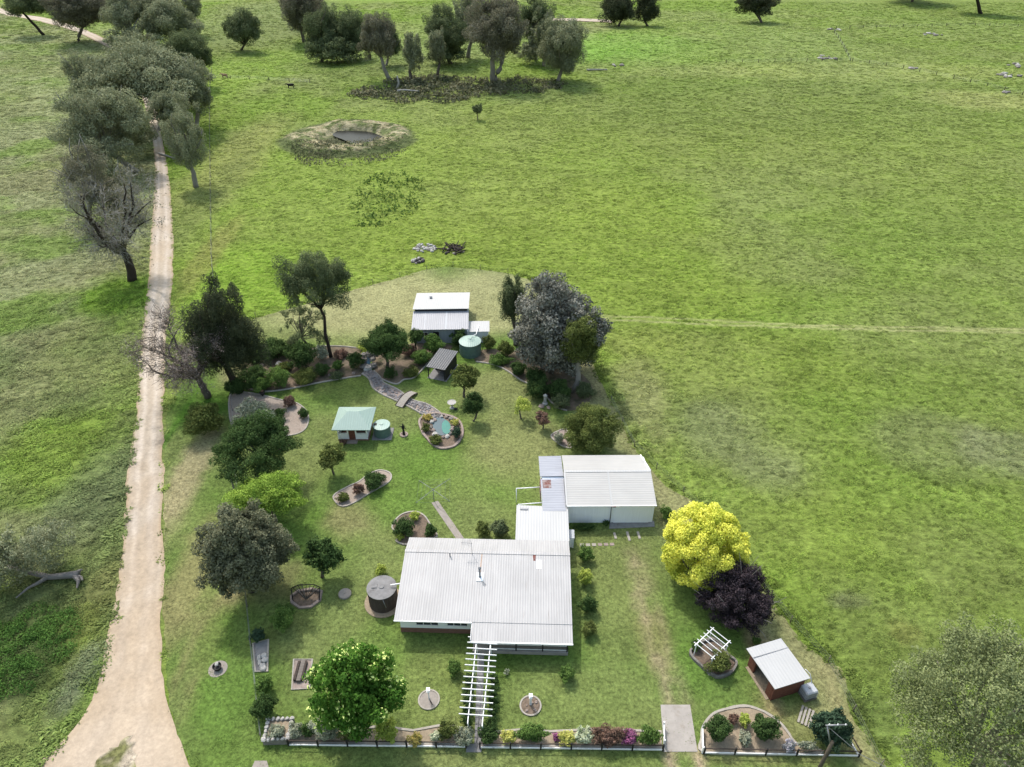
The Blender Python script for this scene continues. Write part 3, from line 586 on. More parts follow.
def bare_tree(name, label, bbox, base, bark, twig, group=None, lim=7, fine=260, leaf_n=0, lm='twig', leaf=0.3):
    r = rnd(); b, c, rad = dims(bbox, base); o = thing(name, label, 'tree', b, 0, group); tk = MB(); br = MB()
    h = c[2] - b[2]; tr = 0.045 * (h + rad[2]) * .7; fork = (c - b) * 0.42; fork[2] = max(fork[2], h * .35)
    limb(tk, (0, 0, -.2), fork, tr * 1.3, tr * .9, r, .1, 7, 8); ends = []
    for k in range(lim):
        a = 2.4 * k + r.uniform(-.4, .4); z = r.uniform(-.5, .9); s = math.sqrt(1 - z * z)
        e = (c - b) + np.array([s * math.cos(a), s * math.sin(a), z]) * rad * r.uniform(.65, .95)
        P = limb(tk, fork + r.normal(size=3) * tr * .3, e, tr * .6, tr * .10, r, .22, 8, 6); ends += [(p, tr * .5 * (1 - i / 8)) for i, p in enumerate(P) if i > 1]
    ends2 = []
    for k in range(lim * 11):
        p, q = ends[r.integers(len(ends))]; d = unit(p - fork * 0.8 + r.normal(size=3) * rad * .8); L = rad.mean() * r.uniform(.25, .6); e = p + d * L + np.array([0, 0, .1 * L])
        e = (c - b) + (e - (c - b)) * min(1, 1.0 / (np.linalg.norm((e - (c - b)) / rad) + 1e-6))
        P = limb(br, p, e, max(q * .45, .03), .018, r, .2, 5, 4); ends2 += P[1:]
    for k in range(fine):
        p = ends2[r.integers(len(ends2))]; d = unit(p - (c - b) * .8 + r.normal(size=3) * rad * .7)
        limb(br, p, p + d * rad.mean() * r.uniform(.08, .28), .028, .012, r, .25, 4, 3)
        ends2.append(p + d * rad.mean() * .1)
    tk.build('trunk', bark, o, smooth_=True); br.build('branches', twig, o)
    if leaf_n:
        e = np.array(ends2)[r.integers(len(ends2), size=leaf_n)] + r.normal(size=(leaf_n, 3)) * rad.mean() * .06
        bl = [(p, np.array([.3, .3, .3]) * (1.0 + rad.mean() * .08), r.random()) for p in e[:2500]]
        V, F, T = leaf_cloud(bl, leaf_n, leaf, r, .4); np_obj('foliage', V, F, LM[lm], o, (0, 0, 0), {'tint': ('FLOAT', T)})
    return o
def shrub(label, bbox, lm, name='shrub', cat='shrub', base=None, group=None, leaf=0.15, cov=1.9, nb=9, br=0.46, **k):
    return tree(name, label, bbox, base, lm, cat, group, leaf, cov, nb, br, trunk=False, low=-0.35, nmax=7000, sub=3, **k)

# ---------------------------------------------------------------- gums along the road, far to near
EG = 'gum trees along the dirt road'
tree('gum_tree', 'small dark gum at the upper left corner with the road behind it', (2, 48, -14, 22), (44, 35), 'euc_dark', group=EG, br=.34, nb=14, core=False, bark=M_barkd)
tree('gum_tree', 'brown leaved gum beside the far bend of the road', (44, 106, -16, 36), (78, 42), 'euc_brown', group=EG, br=.36, nb=18, cov=1.6)
tree('gum_tree', 'grey gum with bare pale limbs behind the brown leaved gum', (98, 152, -14, 44), (128, 54), 'euc_grey', group=EG, br=.34, nb=16, cov=1.2, bark=M_barkw, show_limbs=.6, core=False)
tree('gum_tree', 'rounded olive green gum right of the bare limbed grey gum', (140, 196, -4, 48), (170, 58), 'euc_grey', group=EG, br=.4, nb=18)
tree('gum_tree', 'dense dark green tree on the paddock side of the road gums', (164, 213, 30, 78), (194, 88), 'euc_dark', group=EG, br=.38, nb=18)
tree('gum_tree', 'broad grey gum arching over the road, largest of the roadside row', (84, 207, 42, 126), (160, 130), 'euc_grey', group=EG, br=.27, nb=36, cov=1.15, wild=.32, core=False, bark=M_barkw, show_limbs=.4)
tree('gum_tree', 'gum with yellow green top left of the road', (56, 153, 82, 174), (138, 172), 'euc_grey', group=EG, br=.27, nb=32, cov=1.2, wild=.32, core=False, bark=M_barkw, show_limbs=.7)
tree('gum_tree', 'thin grey gum standing right of the road against the paddock', (162, 209, 104, 184), (196, 187), 'euc_grey', group=EG, br=.32, nb=18, cov=1.2, core=False, show_limbs=.5, bark=M_barkw)
bare_tree('dead_tree', 'half dead grey tree with bare white limbs left of the road', (66, 156, 164, 262), (132, 280), M_barkd, M_twigw, group=EG, lim=14, fine=1500, leaf_n=9000, lm='euc_brown', leaf=.3)
bare_tree('bare_tree', 'leafless brown grey tree leaning over the right edge of the road', (138, 226, 308, 388), (208, 397), M_bark, M_twig, lim=12, fine=2600, leaf_n=15000, lm='twig', leaf=.19)
tree('sheoak_tree', 'tall dark green sheoak at the back left corner of the yard', (188, 260, 277, 392), (240, 392), 'deep', br=.30, nb=26, cov=1.4, wild=.28, asp=.3, droop=.4, bark=M_barkd, low=-.8)
tree('gum_tree', 'spreading umbrella topped gum with a leaning black trunk', (280, 353, 251, 330), (331, 357), 'euc_dark', br=.26, nb=22, cov=1.4, core=False, bark=M_barkd, low=-.2, thick=.5)
tree('gum_tree', 'thin sparse young gum left of the umbrella topped gum', (276, 330, 296, 348), (313, 351), 'euc_dark', br=.22, nb=16, cov=1.2, core=False, bark=M_bark, low=-.7, thick=.6)
tree('tree', 'dense dark green round tree between the waterfall and the far shed', (361, 413, 319, 366), (388, 368), 'dkgreen', br=.36, nb=20)
tree('tree', 'small dark upright tree at the left front corner of the far shed', (406, 425, 327, 345), (416, 352), 'dkgreen', br=.42, nb=8, bark=M_barkd)
tree('silver_tree', 'huge silver leaved tree at the back right of the yard', (503, 606, 274, 388), (550, 372), 'silver', br=.28, nb=44, wild=.3, cov=1.9, leaf=.22, low=-.85, asp=.5)
tree('gum_tree', 'olive gum behind the upper left of the silver leaved tree', (499, 526, 267, 334), (516, 345), 'euc_dark', br=.36, nb=14, droop=.4)
tree('gum_tree', 'green gum with a pale trunk in front of the silver leaved tree', (560, 603, 311, 372), (573, 392), 'olive', br=.36, nb=20, bark=M_barkw, low=-.7)
tree('pine_tree', 'broad dark olive bushy tree behind the white garage', (561, 621, 401, 458), None, 'olive', br=.34, nb=24, leaf=.2, low=-.7)
tree('fruit_tree', 'small round leafy tree right of the slatted shelter', (450, 483, 361, 394), (464, 397), 'olive', br=.38, nb=12, leaf=.28)
tree('cypress_tree', 'little dark cone shaped tree between the bird bath and open lawn', (463, 486, 391, 418), (473, 421), 'dkgreen', br=.42, nb=10, leaf=.22, low=-.7)
tree('fruit_tree', 'small yellow green airy sapling on the back lawn', (511, 533, 395, 418), (521, 419), 'ygreen', br=.38, nb=9, leaf=.22, cov=1.1, core=False)
tree('fruit_tree', 'small dark reddish tree on the back lawn beside the olive bush', (534, 553, 410, 428), (543, 429), 'red', br=.4, nb=8, leaf=.22)
tree('fruit_tree', 'small olive tree casting a round shadow in front of the summerhouse', (316, 348, 443, 470), (334, 474), 'olive', br=.36, nb=12, leaf=.26)
tree('tree', 'ragged dark green tree on the left of the yard below the gravel bed', (210, 298, 411, 486), (256, 482), 'dkgreen', br=.27, nb=28, cov=1.6, low=-.5)
tree('tree', 'bright lime green spreading tree on the left of the yard', (224, 310, 469, 518), (276, 522), 'bright', br=.32, nb=22)
tree('tree', 'large olive grey dome shaped tree on the left edge of the yard', (200, 294, 497, 606), (252, 590), 'umber', br=.28, nb=36, cov=1.9, low=-.8, leaf=.19, bark=M_barkd)
tree('citrus_tree', 'glossy dark green small tree on the lawn left of the house', (302, 343, 534, 576), (322, 577), 'dkgreen', br=.36, nb=16, leaf=.28, low=-.7)
tree('shade_tree', 'large round green tree with lime tips in the front garden', (304, 404, 637, 738), (352, 728), 'lime', br=.27, nb=40, leaf=.26, asp=.65, tip=.2, low=-.7)
tree('golden_tree', 'golden yellow round tree right of the white garage', (661, 748, 502, 591), (706, 577), 'yellow', br=.15, nb=130, wild=.0, sub=0, cov=1.5, leaf=.15, shell=(.5, 1.12), asp=.75, low=-.75)
tree('plum_tree', 'dark purple leaved tree touching the golden yellow tree', (697, 777, 562, 634), (738, 615), 'purple', br=.3, nb=32, leaf=.17, low=-.7, bark=M_barkw, show_limbs=1.5, lim=26, thick=.7)
tree('gum_tree', 'large sparse pale olive gum at the lower right corner', (898, 1080, 620, 820), (985, 815), 'pale', br=.17, nb=110, wild=.16, cov=.5, nmax=60000, thick=.6, leaf=.17, core=False, bark=M_barkw, show_limbs=.3, shell=(.3, 1.05))
for lb, bb, lm_ in (('dense grey scrub under the broad arching gum left of the road', (112, 156, 112, 160), 'euc_grey'), ('dark scrub right of the road below the dense dark green tree', (162, 206, 66, 112), 'euc_dark'), ('brownish scrub at the foot of the half dead tree', (74, 140, 176, 226), 'euc_brown'), ('grey scrub between the yellow topped gum and half dead tree', (62, 120, 148, 196), 'euc_grey'),
                    ('grey scrub above the far bend of the road', (96, 170, 26, 66), 'euc_grey'), ('dark scrub beneath the middle of the far tree clump', (306, 366, 36, 66), 'euc_dark'), ('low scrub around the stems right of the tallest far gum', (516, 546, 40, 66), 'euc_grey'), ('dark scrub between the far gums and brush patch', (424, 468, 40, 66), 'euc_dark')):
    shrub(lb, bb, lm_, name='scrub', cat='scrub', group='scrub under the gums', nb=20, br=.28, wild=.3, cov=1.2)
for lb, bb, bs, lm_, k_ in (('tall pale gum on the paddock side above the thin grey gum', (178, 214, 58, 122), (194, 132), 'euc_grey', {}), ('grey gum filling the gap left of the broad arching gum', (66, 118, 52, 116), (96, 128), 'euc_grey', {}), ('feathery gum between the broad arching gum and thin grey gum', (146, 196, 88, 142), (178, 152), 'euc_grey', dict(core=False)),
                            ('pale gum at the top edge between the bare limbed and rounded gums', (112, 176, -24, 30), (146, 46), 'euc_grey', {}), ('dull gum left of the half dead tree and below the yellow topped gum', (56, 110, 140, 206), (88, 222), 'euc_brown', dict(core=False, cov=.7)), ('grey gum at the top edge right of the rounded olive gum', (172, 206, -16, 24), (188, 34), 'euc_grey', {}),
                            ('bushy gum joining the two clumps of far gums', (372, 404, 20, 62), (386, 66), 'euc_dark', {}), ('pale gum behind the tallest far gum on its left', (452, 486, -8, 46), (468, 58), 'euc_grey', {}), ('low pale gum between the forked and drooping far gums', (528, 560, 10, 58), (544, 66), 'euc_grey', {}), ('dark gum behind the far tree clump at the top edge', (286, 330, -22, 18), (308, 26), 'euc_dark', {})):
    tree('gum_tree', lb, bb, bs, lm_, group=EG if bb[0] < 230 else 'paddock trees beyond the dam', **dict(dict(br=.3, nb=20, cov=1.5, low=-.8, bark=M_barkw, show_limbs=.8), **k_))
# far trees beyond the dam
FG = 'paddock trees beyond the dam'
for lb, bb, bs, lm, k in (
    ('lone dark green gum in the paddock above the black cow', (226, 261, 12, 48), (241, 50), 'euc_dark', dict(low=-.4, wild=.15)),
    ('grey brown gum at the top left end of the far tree clump', (282, 322, -14, 34), (304, 42), 'euc_brown', {}),
    ('bushy dark green gum in the middle of the far tree clump', (304, 346, 6, 60), (322, 62), 'euc_dark', {}),
    ('shady gum on the right of the far tree clump', (332, 368, 14, 56), (350, 60), 'euc_dark', {}),
    ('thin trunked brown gum leaning above the brush patch', (360, 398, 16, 62), (390, 80), 'euc_brown', dict(bark=M_barkw, core=False)),
    ('narrow upright grey gum above the brush patch', (402, 423, 28, 76), (411, 82), 'euc_grey', dict(low=-.9)),
    ('slender gum on the left of the pair with shadow to the right', (430, 446, 30, 66), (437, 78), 'euc_grey', dict(low=-.9, br=.36)),
    ('dark spreading gum with a trunk among the far gums', (424, 469, 7, 56), (451, 64), 'euc_dark', dict(core=False)),
    ('tallest far gum with two pale trunks', (468, 526, -4, 62), (494, 82), 'euc_brown', dict(bark=M_barkw, stems=2, lim=12, nb=22)),
    ('sparse dark gum with a forked pale trunk right of the tallest far gum', (520, 552, -2, 40), (536, 60), 'euc_dark', dict(bark=M_barkw, core=False)),
    ('grey drooping gum at the right end of the far gums', (542, 586, 20, 76), (558, 81), 'euc_grey', dict(bark=M_barkw, low=-.8)),
    ('black green rounded gum by the far track, left of two', (602, 636, -8, 24), (618, 26), 'deep', {}),
    ('black green rounded gum by the far track, right of two', (634, 661, -8, 24), (648, 26), 'deep', {}),
    ('dark gum at the top edge with a forked trunk in open paddock', (738, 782, -10, 16), (762, 23), 'deep', dict(core=False, stems=2)),
    ('gum at the top right showing only its thin dark trunk', (958, 1010, -40, -2), (981, 14), 'euc_dark', dict(bark=M_barkd)),
    ('dark gum above the top edge shading the far paddock', (890, 940, -42, -6), (912, 2), 'euc_dark', {}),
    ('tiny lone sapling in the paddock right of the dam', (472, 483, 104, 114), (478, 120), 'euc_dark', dict(nb=6, br=.5))):
    w2, h2 = (bb[1] - bb[0]) * .09, (bb[3] - bb[2]) * .06; bb = (bb[0] - w2, bb[1] + w2, bb[2] - h2, bb[3] + h2)
    k = dict(dict(br=.33, nb=18, cov=1.6, low=-.8, show_limbs=.4), **k); tree('gum_tree', lb, bb, bs, lm, group=FG, **k)
# ---------------------------------------------------------------- shrubs of the yard
def shrubs(rows):
    for r in rows:
        x0, x1, y0, y1 = r[1]
        if 222 < x0 < 420 and 335 < y0 < 382: r = (r[0], (x0 - .14 * (x1 - x0), x1 + .14 * (x1 - x0), y0 - .18 * (y1 - y0), y1), *r[2:])
        if y0 > 700 and y1 > 735 and x0 < 690: r = (r[0], (x0 - .12 * (x1 - x0), x1 + .12 * (x1 - x0), y0 - .2 * (y1 - y0), y1), *r[2:])
        k = r[3] if len(r) > 3 else {}; shrub(r[0], r[1], r[2], **k)
shrubs([
    ('loose olive bush on the verge between the bare tree and the ragged tree', (180, 227, 398, 441), 'olive', dict(cov=1.5, leaf=.26)),
    ('pale grey green shrub filling the left of the gravel bed', (231, 274, 396, 438), 'greybush', dict(cov=1.8)),
    ('dark round shrub in the middle of the gravel bed', (268, 286, 407, 423), 'dkgreen'),
    ('reddish grey shrub at the back of the gravel bed', (282, 296, 395, 409), 'red'),
    ('small dark shrub at the right end of the gravel bed', (297, 309, 407, 421), 'dkgreen'),
    ('dark green shrub at the foot of the sheoak', (258, 288, 341, 363), 'dkgreen'), ('round dark shrub left of the umbrella topped gum', (288, 314, 345, 373), 'dkgreen'),
    ('bright green mounded shrub in the left back bed', (266, 289, 369, 391), 'green'), ('dark green shrub under the sheoak by the lawn', (238, 270, 368, 392), 'dkgreen'),
    ('olive green mounded shrub on the edge of the left back bed', (293, 316, 370, 388), 'olive'), ('low dark round shrub on the lawn edge below the leaning trunk', (315, 329, 364, 378), 'dkgreen'),
    ('pale grey shrub at the foot of the thin sparse gum', (314, 328, 346, 362), 'greybush'), ('small light green shrub right of the leaning black trunk', (332, 343, 361, 371), 'green'),
    ('dark wedge shaped shrub left of the waterfall', (348, 363, 352, 373), 'dkgreen'), ('yellow green low shrub left of the dense round tree', (358, 374, 344, 353), 'ygreen'),
    ('red leaved shrub at the left front of the far shed', (402, 415, 346, 358), 'red'), ('bright green spreading shrub left of the slatted shelter', (412, 430, 351, 367), 'green'),
    ('small dark shrub beside the top of the stone creek', (384, 396, 368, 381), 'dkgreen'), ('low olive shrub on the lawn edge beside the slatted shelter', (404, 419, 368, 379), 'olive'),
    ('green shrub against the front wall of the far shed', (422, 445, 333, 356), 'green'), ('dark shrub between the far shed wall and green tank', (449, 468, 325, 351), 'dkgreen'),
    ('olive shrub right of the big green tank', (482, 497, 331, 355), 'olive'), ('brownish shrub between the tank and the silver leaved tree', (496, 514, 338, 362), 'olive'),
    ('low bright green plants along the curved back kerb', (486, 512, 352, 368), 'green'), ('dark green shrub under the left of the silver leaved tree', (508, 528, 360, 378), 'dkgreen'),
    ('dark low shrub behind the kerb below the silver leaved tree', (524, 552, 376, 402), 'dkgreen'), ('grey green groundcover at the end of the curved kerb', (548, 572, 392, 412), 'euc_dark'),
    ('grey spiky shrub in the little bed beside the olive bush', (552, 566, 430, 446), 'greybush'),
    ('dark round shrub at the top of the kidney bed', (360, 387, 469, 492), 'dkgreen'), ('brown green shrub in the middle of the kidney bed', (351, 364, 482, 496), 'red'), ('dark shrub at the lower end of the kidney bed', (335, 351, 491, 504), 'olive'),
    ('dark green spreading shrub in the bed at the house corner', (390, 415, 516, 539), 'dkgreen'), ('yellow shrub at the top of the bed by the house corner', (408, 421, 510, 522), 'ygreen'), ('yellow green shrub at the bottom of the bed by the house corner', (395, 405, 532, 542), 'ygreen'), ('glossy green shrub in the house bed nearest the garden path', (423, 438, 523, 539), 'dkgreen'),
    ('left dark flowering shrub behind the house roof', (473, 491, 518, 540), 'olive'), ('right dark flowering shrub behind the house roof beside the link roof', (489, 510, 518, 540), 'euc_dark'),
    ('yellow green sapling behind the round concrete tank', (373, 388, 563, 577), 'ygreen'),
    ('clipped dark green shrub, first of the side row from the garage', (576, 594, 542, 567), 'green', dict(group='shrubs in a row beside the house')), ('clipped bright green shrub, second of the side row from the garage', (576, 595, 566, 588), 'ygreen', dict(group='shrubs in a row beside the house')),
    ('dark small leaved shrub, third of the side row from the garage', (579, 599, 593, 617), 'dkgreen', dict(group='shrubs in a row beside the house')), ('small yellow green shrub, last of the side row from the garage', (581, 598, 619, 640), 'olive', dict(group='shrubs in a row beside the house')),
    ('small green shrub at the right front corner of the garage', (659, 673, 503, 523), 'green'), ('dark low plants along the garage wall by the link roof', (573, 598, 522, 532), 'dkgreen', dict(nb=7)), ('small dark ball shrub against the middle of the garage wall', (602, 611, 519, 527), 'dkgreen', dict(nb=5)),
    ('green shrub left of the white pergola near the house', (446, 463, 656, 680), 'green', dict(cov=1.5)), ('dark upright shrub on the lawn below the verandah', (557, 575, 662, 686), 'green'), ('thin pale sapling right of the white pergola', (503, 511, 662, 682), 'greybush', dict(cov=.8, nb=5)),
    ('dark green hedge plant under the left of the pergola, nearest the gate', (460.0, 473.0, 715, 728), 'dkgreen', dict(nb=7, group='hedge plants under the pergola')),
    ('dark green hedge plant under the left of the pergola, second from the gate', (460.6, 473.6, 705, 718), 'dkgreen', dict(nb=7, group='hedge plants under the pergola')),
    ('dark green hedge plant under the left of the pergola, third from the gate', (461.2, 474.2, 695, 708), 'dkgreen', dict(nb=7, group='hedge plants under the pergola')),
    ('dark green hedge plant under the left of the pergola, fourth from the gate', (461.8, 474.8, 685, 698), 'dkgreen', dict(nb=7, group='hedge plants under the pergola')),
    ('dark green hedge plant under the left of the pergola, nearest the house', (462.4, 475.4, 673, 686), 'dkgreen', dict(nb=7, group='hedge plants under the pergola')),
    ('dark green hedge plant under the right of the pergola, nearest the gate', (485.0, 498.0, 715, 728), 'dkgreen', dict(nb=7, group='hedge plants under the pergola')),
    ('dark green hedge plant under the right of the pergola, second from the gate', (485.6, 498.6, 705, 718), 'dkgreen', dict(nb=7, group='hedge plants under the pergola')),
    ('dark green hedge plant under the right of the pergola, third from the gate', (486.2, 499.2, 695, 708), 'dkgreen', dict(nb=7, group='hedge plants under the pergola')),
    ('dark green hedge plant under the right of the pergola, fourth from the gate', (486.8, 499.8, 685, 698), 'dkgreen', dict(nb=7, group='hedge plants under the pergola')),
    ('dark green hedge plant under the right of the pergola, nearest the house', (487.4, 500.4, 673, 686), 'dkgreen', dict(nb=7, group='hedge plants under the pergola')),
    ('round dark green shrub near the timber fan frame', (269, 297, 603, 634), 'green'), ('dark blue green upright shrub at the head of the narrow side bed', (250, 266, 622, 648), 'teal'),
    ('bright green shrub below the white stones of the side bed', (254, 275, 671, 698), 'green'), ('dark shrub above the square stone planter', (249, 278, 694, 722), 'dkgreen'),
    ('dry grey plants growing in the square stone planter', (266, 286, 726, 742), 'greybush', dict(nb=7, base=None)),
    ('grey twiggy shrub next to the square stone planter', (289, 303, 724, 742), 'greybush'), ('dark green shrub in the front bed under the lime tipped tree', (301, 315, 723, 742), 'dkgreen'), ('broad grey green shrub in the front bed under the lime tipped tree', (312, 341, 721, 742), 'greybush'), ('shaded low shrub at the foot of the lime tipped tree', (338, 366, 728, 743), 'olive'),
    ('lemon green round shrub in the front bed right of the lime tipped tree', (376, 399, 723, 744), 'ygreen'), ('orange and yellow shrub against the front fence', (409, 423, 734, 748), 'orange'), ('white flowering shrub against the front fence', (430, 442, 733, 744), 'white'), ('brown green shrub left of the front gate path', (437, 457, 724, 742), 'olive'),
    ('grey round shrub beside the front gate path', (455, 474, 729, 749), 'greybush'), ('deep green hedge shrub right of the front gate path', (477, 499, 727, 744), 'dkgreen'), ('small gold shrub in the front bed below the pergola', (500, 517, 732, 746), 'dkyellow'), ('long low green shrub in the middle of the front bed', (515, 550, 728, 744), 'green', dict(nb=12)),
    ('small magenta flower clump by the front fence', (552, 561, 734, 743), 'pink', dict(nb=5)), ('yellow flowering shrub right of the small magenta clump', (558, 576, 733, 747), 'dkyellow'), ('pale cream green shrub in the front bed', (574, 592, 730, 746), 'white'), ('long rusty brown shrub in the front bed', (591, 626, 729, 748), 'red', dict(nb=12)), ('bright magenta flowering shrub in the front bed', (618, 640, 732, 746), 'pink'), ('rounded green shrub at the driveway end of the front bed', (638, 663, 730, 748), 'green'),
    ('round green shrub at the driveway side of the curved corner bed', (703, 736, 714, 744), 'dkgreen'), ('yellow green shrub at the back of the curved corner bed', (737, 752, 712, 730), 'ygreen'), ('spreading green shrub in the middle of the curved corner bed', (749, 781, 712, 744), 'dkgreen'), ('silver grey ball shrub in the curved corner bed', (737, 753, 730, 748), 'greybush'), ('small red brown shrub in the curved corner bed', (727, 739, 712, 726), 'red'),
    ('pale lavender clump at the right end of the curved corner bed', (781, 798, 739, 755), 'lavender'), ('grey green groundcover between the lavender and the round dome shrub', (794, 820, 740, 753), 'greybush'), ('large dark blue green dome shrub at the yard corner', (810, 852, 707, 751), 'teal', dict(nb=40, br=.26, leaf=.11, cov=2.4)),
    ('small green shrub on the left of the white trellis', (689, 702, 636, 653), 'green'), ('dark olive bush in the round end of the trellis bed', (706, 734, 648, 676), 'olive'), ('low green shrub behind the brick shed', (750, 762, 636, 646), 'green'),
    ('yellow flowering plant at the right of the pond', (450, 460, 418, 427), 'dkyellow', dict(nb=6)), ('orange leaved plant at the head of the pond', (421, 433, 413, 422), 'orange', dict(nb=6)), ('green shrub on the left rim of the pond', (421, 431, 419, 436), 'olive', dict(nb=6)), ('olive plants along the lower rim of the pond', (427, 445, 434, 447), 'olive', dict(nb=7)), ('dark blue green mound at the right rim of the pond', (450, 463, 425, 440), 'teal', dict(nb=7)),
    ('red brown bush at the steps of the summerhouse', (338, 348, 438, 446), 'red', dict(nb=5)),
    ('small dark shrub in a group of two on the mulch behind the gravel bed', (246, 262, 352, 368), 'dkgreen'), ('low olive shrub between the round dark shrub and bright mound', (276, 292, 362, 374), 'olive'), ('grey leaved low shrub at the back of the left back bed', (286, 300, 338, 350), 'euc_dark'), ('dark shrub on the lawn edge left of the bright green mound', (252, 270, 378, 394), 'green'), ('small greyish shrub near the kerb below the leaning trunk', (330, 343, 372, 381), 'euc_dark'), ('low dark green shrub behind the gravel bed', (226, 246, 378, 398), 'dkgreen'), ('brownish shrub at the foot of the leaning black trunk', (334, 348, 350, 360), 'red'),
    ('dark undergrowth below the left of the silver leaved tree', (522, 548, 366, 390), 'dkgreen'), ('dark green undergrowth in the shade of the pale trunked gum', (546, 572, 376, 402), 'dkgreen'), ('dull green undergrowth right of the pale trunked gum', (574, 594, 378, 404), 'euc_dark'),
    ('grey thorny bush around the fallen white trunk', (-34, 36, 516, 608), 'euc_grey', dict(cov=1.0, leaf=.16, nb=22, br=.26, wild=.3)), ('pale weedy bush above the fallen white trunk', (10, 74, 512, 588), 'euc_grey', dict(cov=.8, leaf=.16, nb=20, br=.24, wild=.3)),
])
def thicket(name, label, px, py, rpx, rpy, h, lm, n, leaf, cat='brush', seed=1):
    r = rnd(); c = G(px, py); rx = abs(G(px + rpx, py)[0] - c[0]); ry = abs(G(px, py - rpy)[1] - c[1]); bl = []
    for k in range(110):
        a, q = r.uniform(0, 6.283), math.sqrt(r.random()); x, y = c[0] + rx * q * math.cos(a), c[1] + ry * q * math.sin(a); s = min(rx, ry) * r.uniform(.06, .24)
        bl.append((np.array([x, y, float(hz(x, y)) + h * r.uniform(0, .5)]), np.array([s, s, h * r.uniform(.4, .8)]), r.random()))
    V, F, T = leaf_cloud(bl, n, leaf, r, .6); o = np_obj(name, V - c, F, LM[lm], None, c, {'tint': ('FLOAT', T)}); tag(o, label, cat, kind='stuff')
thicket('bramble', 'dark green bramble thicket at the left edge', 22, 652, 48, 44, .6, 'bramble', 22000, .15)
thicket('bracken', 'dark brush around fallen logs below the far gums', 428, 91, 84, 13, 1.6, 'brush', 6000, 1.0)
thicket('brush', 'dark low brush below the tallest far gum', 520, 86, 44, 8, 1.0, 'brush', 1600, .9)
thicket('rushes', 'dark rushes scattered in the wet green paddock', 388, 198, 36, 26, .9, 'rush', 900, .7)
thicket('rushes', 'dull rush clumps on the near face of the dam bank', 345, 146.5, 58, 6, .7, 'brush', 3000, .5)
# ---------------------------------------------------------------- building materials
M_roofw = roof_mat('weathered_white_roof', look(214, 212, 210), 0.11, 0.25, 0, stain=look(192, 186, 180), stain_at=0.58)
M_roofb = roof_mat('bright_white_roof', look(226, 226, 224), 0.05, 0.3, 0, stain=look(232, 228, 222), stain_at=0.64)
M_roofx = roof_mat('white_garage_roof', look(222, 220, 215), 0.07, 0.3, 1, stain=look(222, 216, 204), stain_at=0.6)
M_roofg = roof_mat('dull_zinc_roof', look(196, 200, 210), 0.12, 0.35, 1, stain=look(176, 178, 186), stain_at=0.55, rough=.45)
M_roofz = roof_mat('grey_zinc_roof', look(202, 203, 207), 0.09, 0.3, 0, stain=look(190, 190, 194), stain_at=0.6)
M_roofgr = roof_mat('pale_green_roof', look(196, 222, 208), 0.05, 0.30, 0)
M_roofd = roof_mat('charcoal_slat_roof', look(62, 70, 78), 0.15, 0.34, 0)
M_white = mat('white_paint', (.74, .74, .73, 1), 0.5, 0.05, 2.0, 0.05, stain=look(222, 220, 214), stain_scale=1.4)
M_clad = mat('pale_cladding', (.72, .75, .76, 1), 0.6, 0.06, 1.5, 0.1, stretch=(.3, .3, 6))
M_cladb = mat('ice_blue_cladding', (.77, .78, .81, 1), 0.55, 0.05, 1.5, 0.1, stretch=(5, 5, .3))
M_brick = mat('red_brick', look(150, 96, 78), 0.9, 0.3, 4.0, 0.4, stain=look(120, 74, 60), stain_scale=3, stretch=(1, 1, 3))
M_brickd = mat('brown_brick', look(160, 120, 104), 0.9, 0.25, 4.0, 0.4, stretch=(1, 1, 3))
M_glass = mat('dark_glass', look(70, 76, 82), 0.15, 0.2, 1.0, 0.0, spec=.6)
M_dark = mat('dark_paint_and_shade', look(54, 52, 52), 0.7, 0.2, 3.0, 0.2)  # dark painted parts, also the shade in the roof gap and roof step
M_timber = mat('grey_timber', look(150, 140, 130), 0.9, 0.3, 2.0, 0.5, stretch=(.6, 4, 4))
M_timberd = mat('dark_timber', look(92, 80, 72), 0.9, 0.3, 2.0, 0.5, stretch=(1, 4, 4))
M_rust = mat('rusty_iron', look(150, 98, 88), 0.9, 0.35, 3.0, 0.3, stain=look(204, 194, 190), stain_scale=2.0, stain_at=.45)
M_stainr = mat('rust_streak', look(222, 196, 176), 0.8, 0.15, 2.0, 0.0)
M_tankg = mat('pale_green_tank', look(158, 196, 178), 0.5, 0.06, 1.0, 0.1)
M_tankd = mat('grey_green_tank', look(118, 146, 138), 0.5, 0.08, 1.0, 0.2, stretch=(1, 1, 8))
M_tankc = mat('dark_concrete_wall', look(96, 84, 78), 0.95, 0.3, 1.5, 0.4, stain=look(132, 116, 106), stretch=(3, 3, .4))
M_steel = mat('galvanised_steel', look(176, 178, 182), 0.45, 0.1, 3.0, 0.1, metal=.4)
M_plastic = mat('white_plastic', look(222, 226, 230), 0.5, 0.06, 2.0, 0.1)
M_stone = mat('grey_fieldstone', look(160, 154, 146), 0.95, 0.35, 2.5, 0.8)
M_stonew = mat('white_stone', look(226, 222, 214), 0.95, 0.15, 2.5, 0.6)
M_stonep = mat('pinkish_stone', look(190, 172, 160), 0.95, 0.25, 2.5, 0.7)
M_mulch = mat('brown_mulch', look(146, 128, 110), 1.0, 0.35, 5.0, 0.8, stain=look(112, 96, 84), stain_scale=2.0)
M_litter = mat('leaf_litter', look(150, 132, 112), 1.0, .35, 4.0, .8, stain=look(92, 92, 64), stain_scale=.5, stain_at=.45)
M_gravel = mat('pink_gravel', look(200, 183, 166), 1.0, 0.2, 6.0, 0.6, stain=look(168, 146, 128), stain_scale=1.2)
M_soil = mat('dry_soil', look(192, 174, 148), 1.0, 0.22, 5.0, 0.6, stain=look(154, 140, 112), stain_scale=1.0)
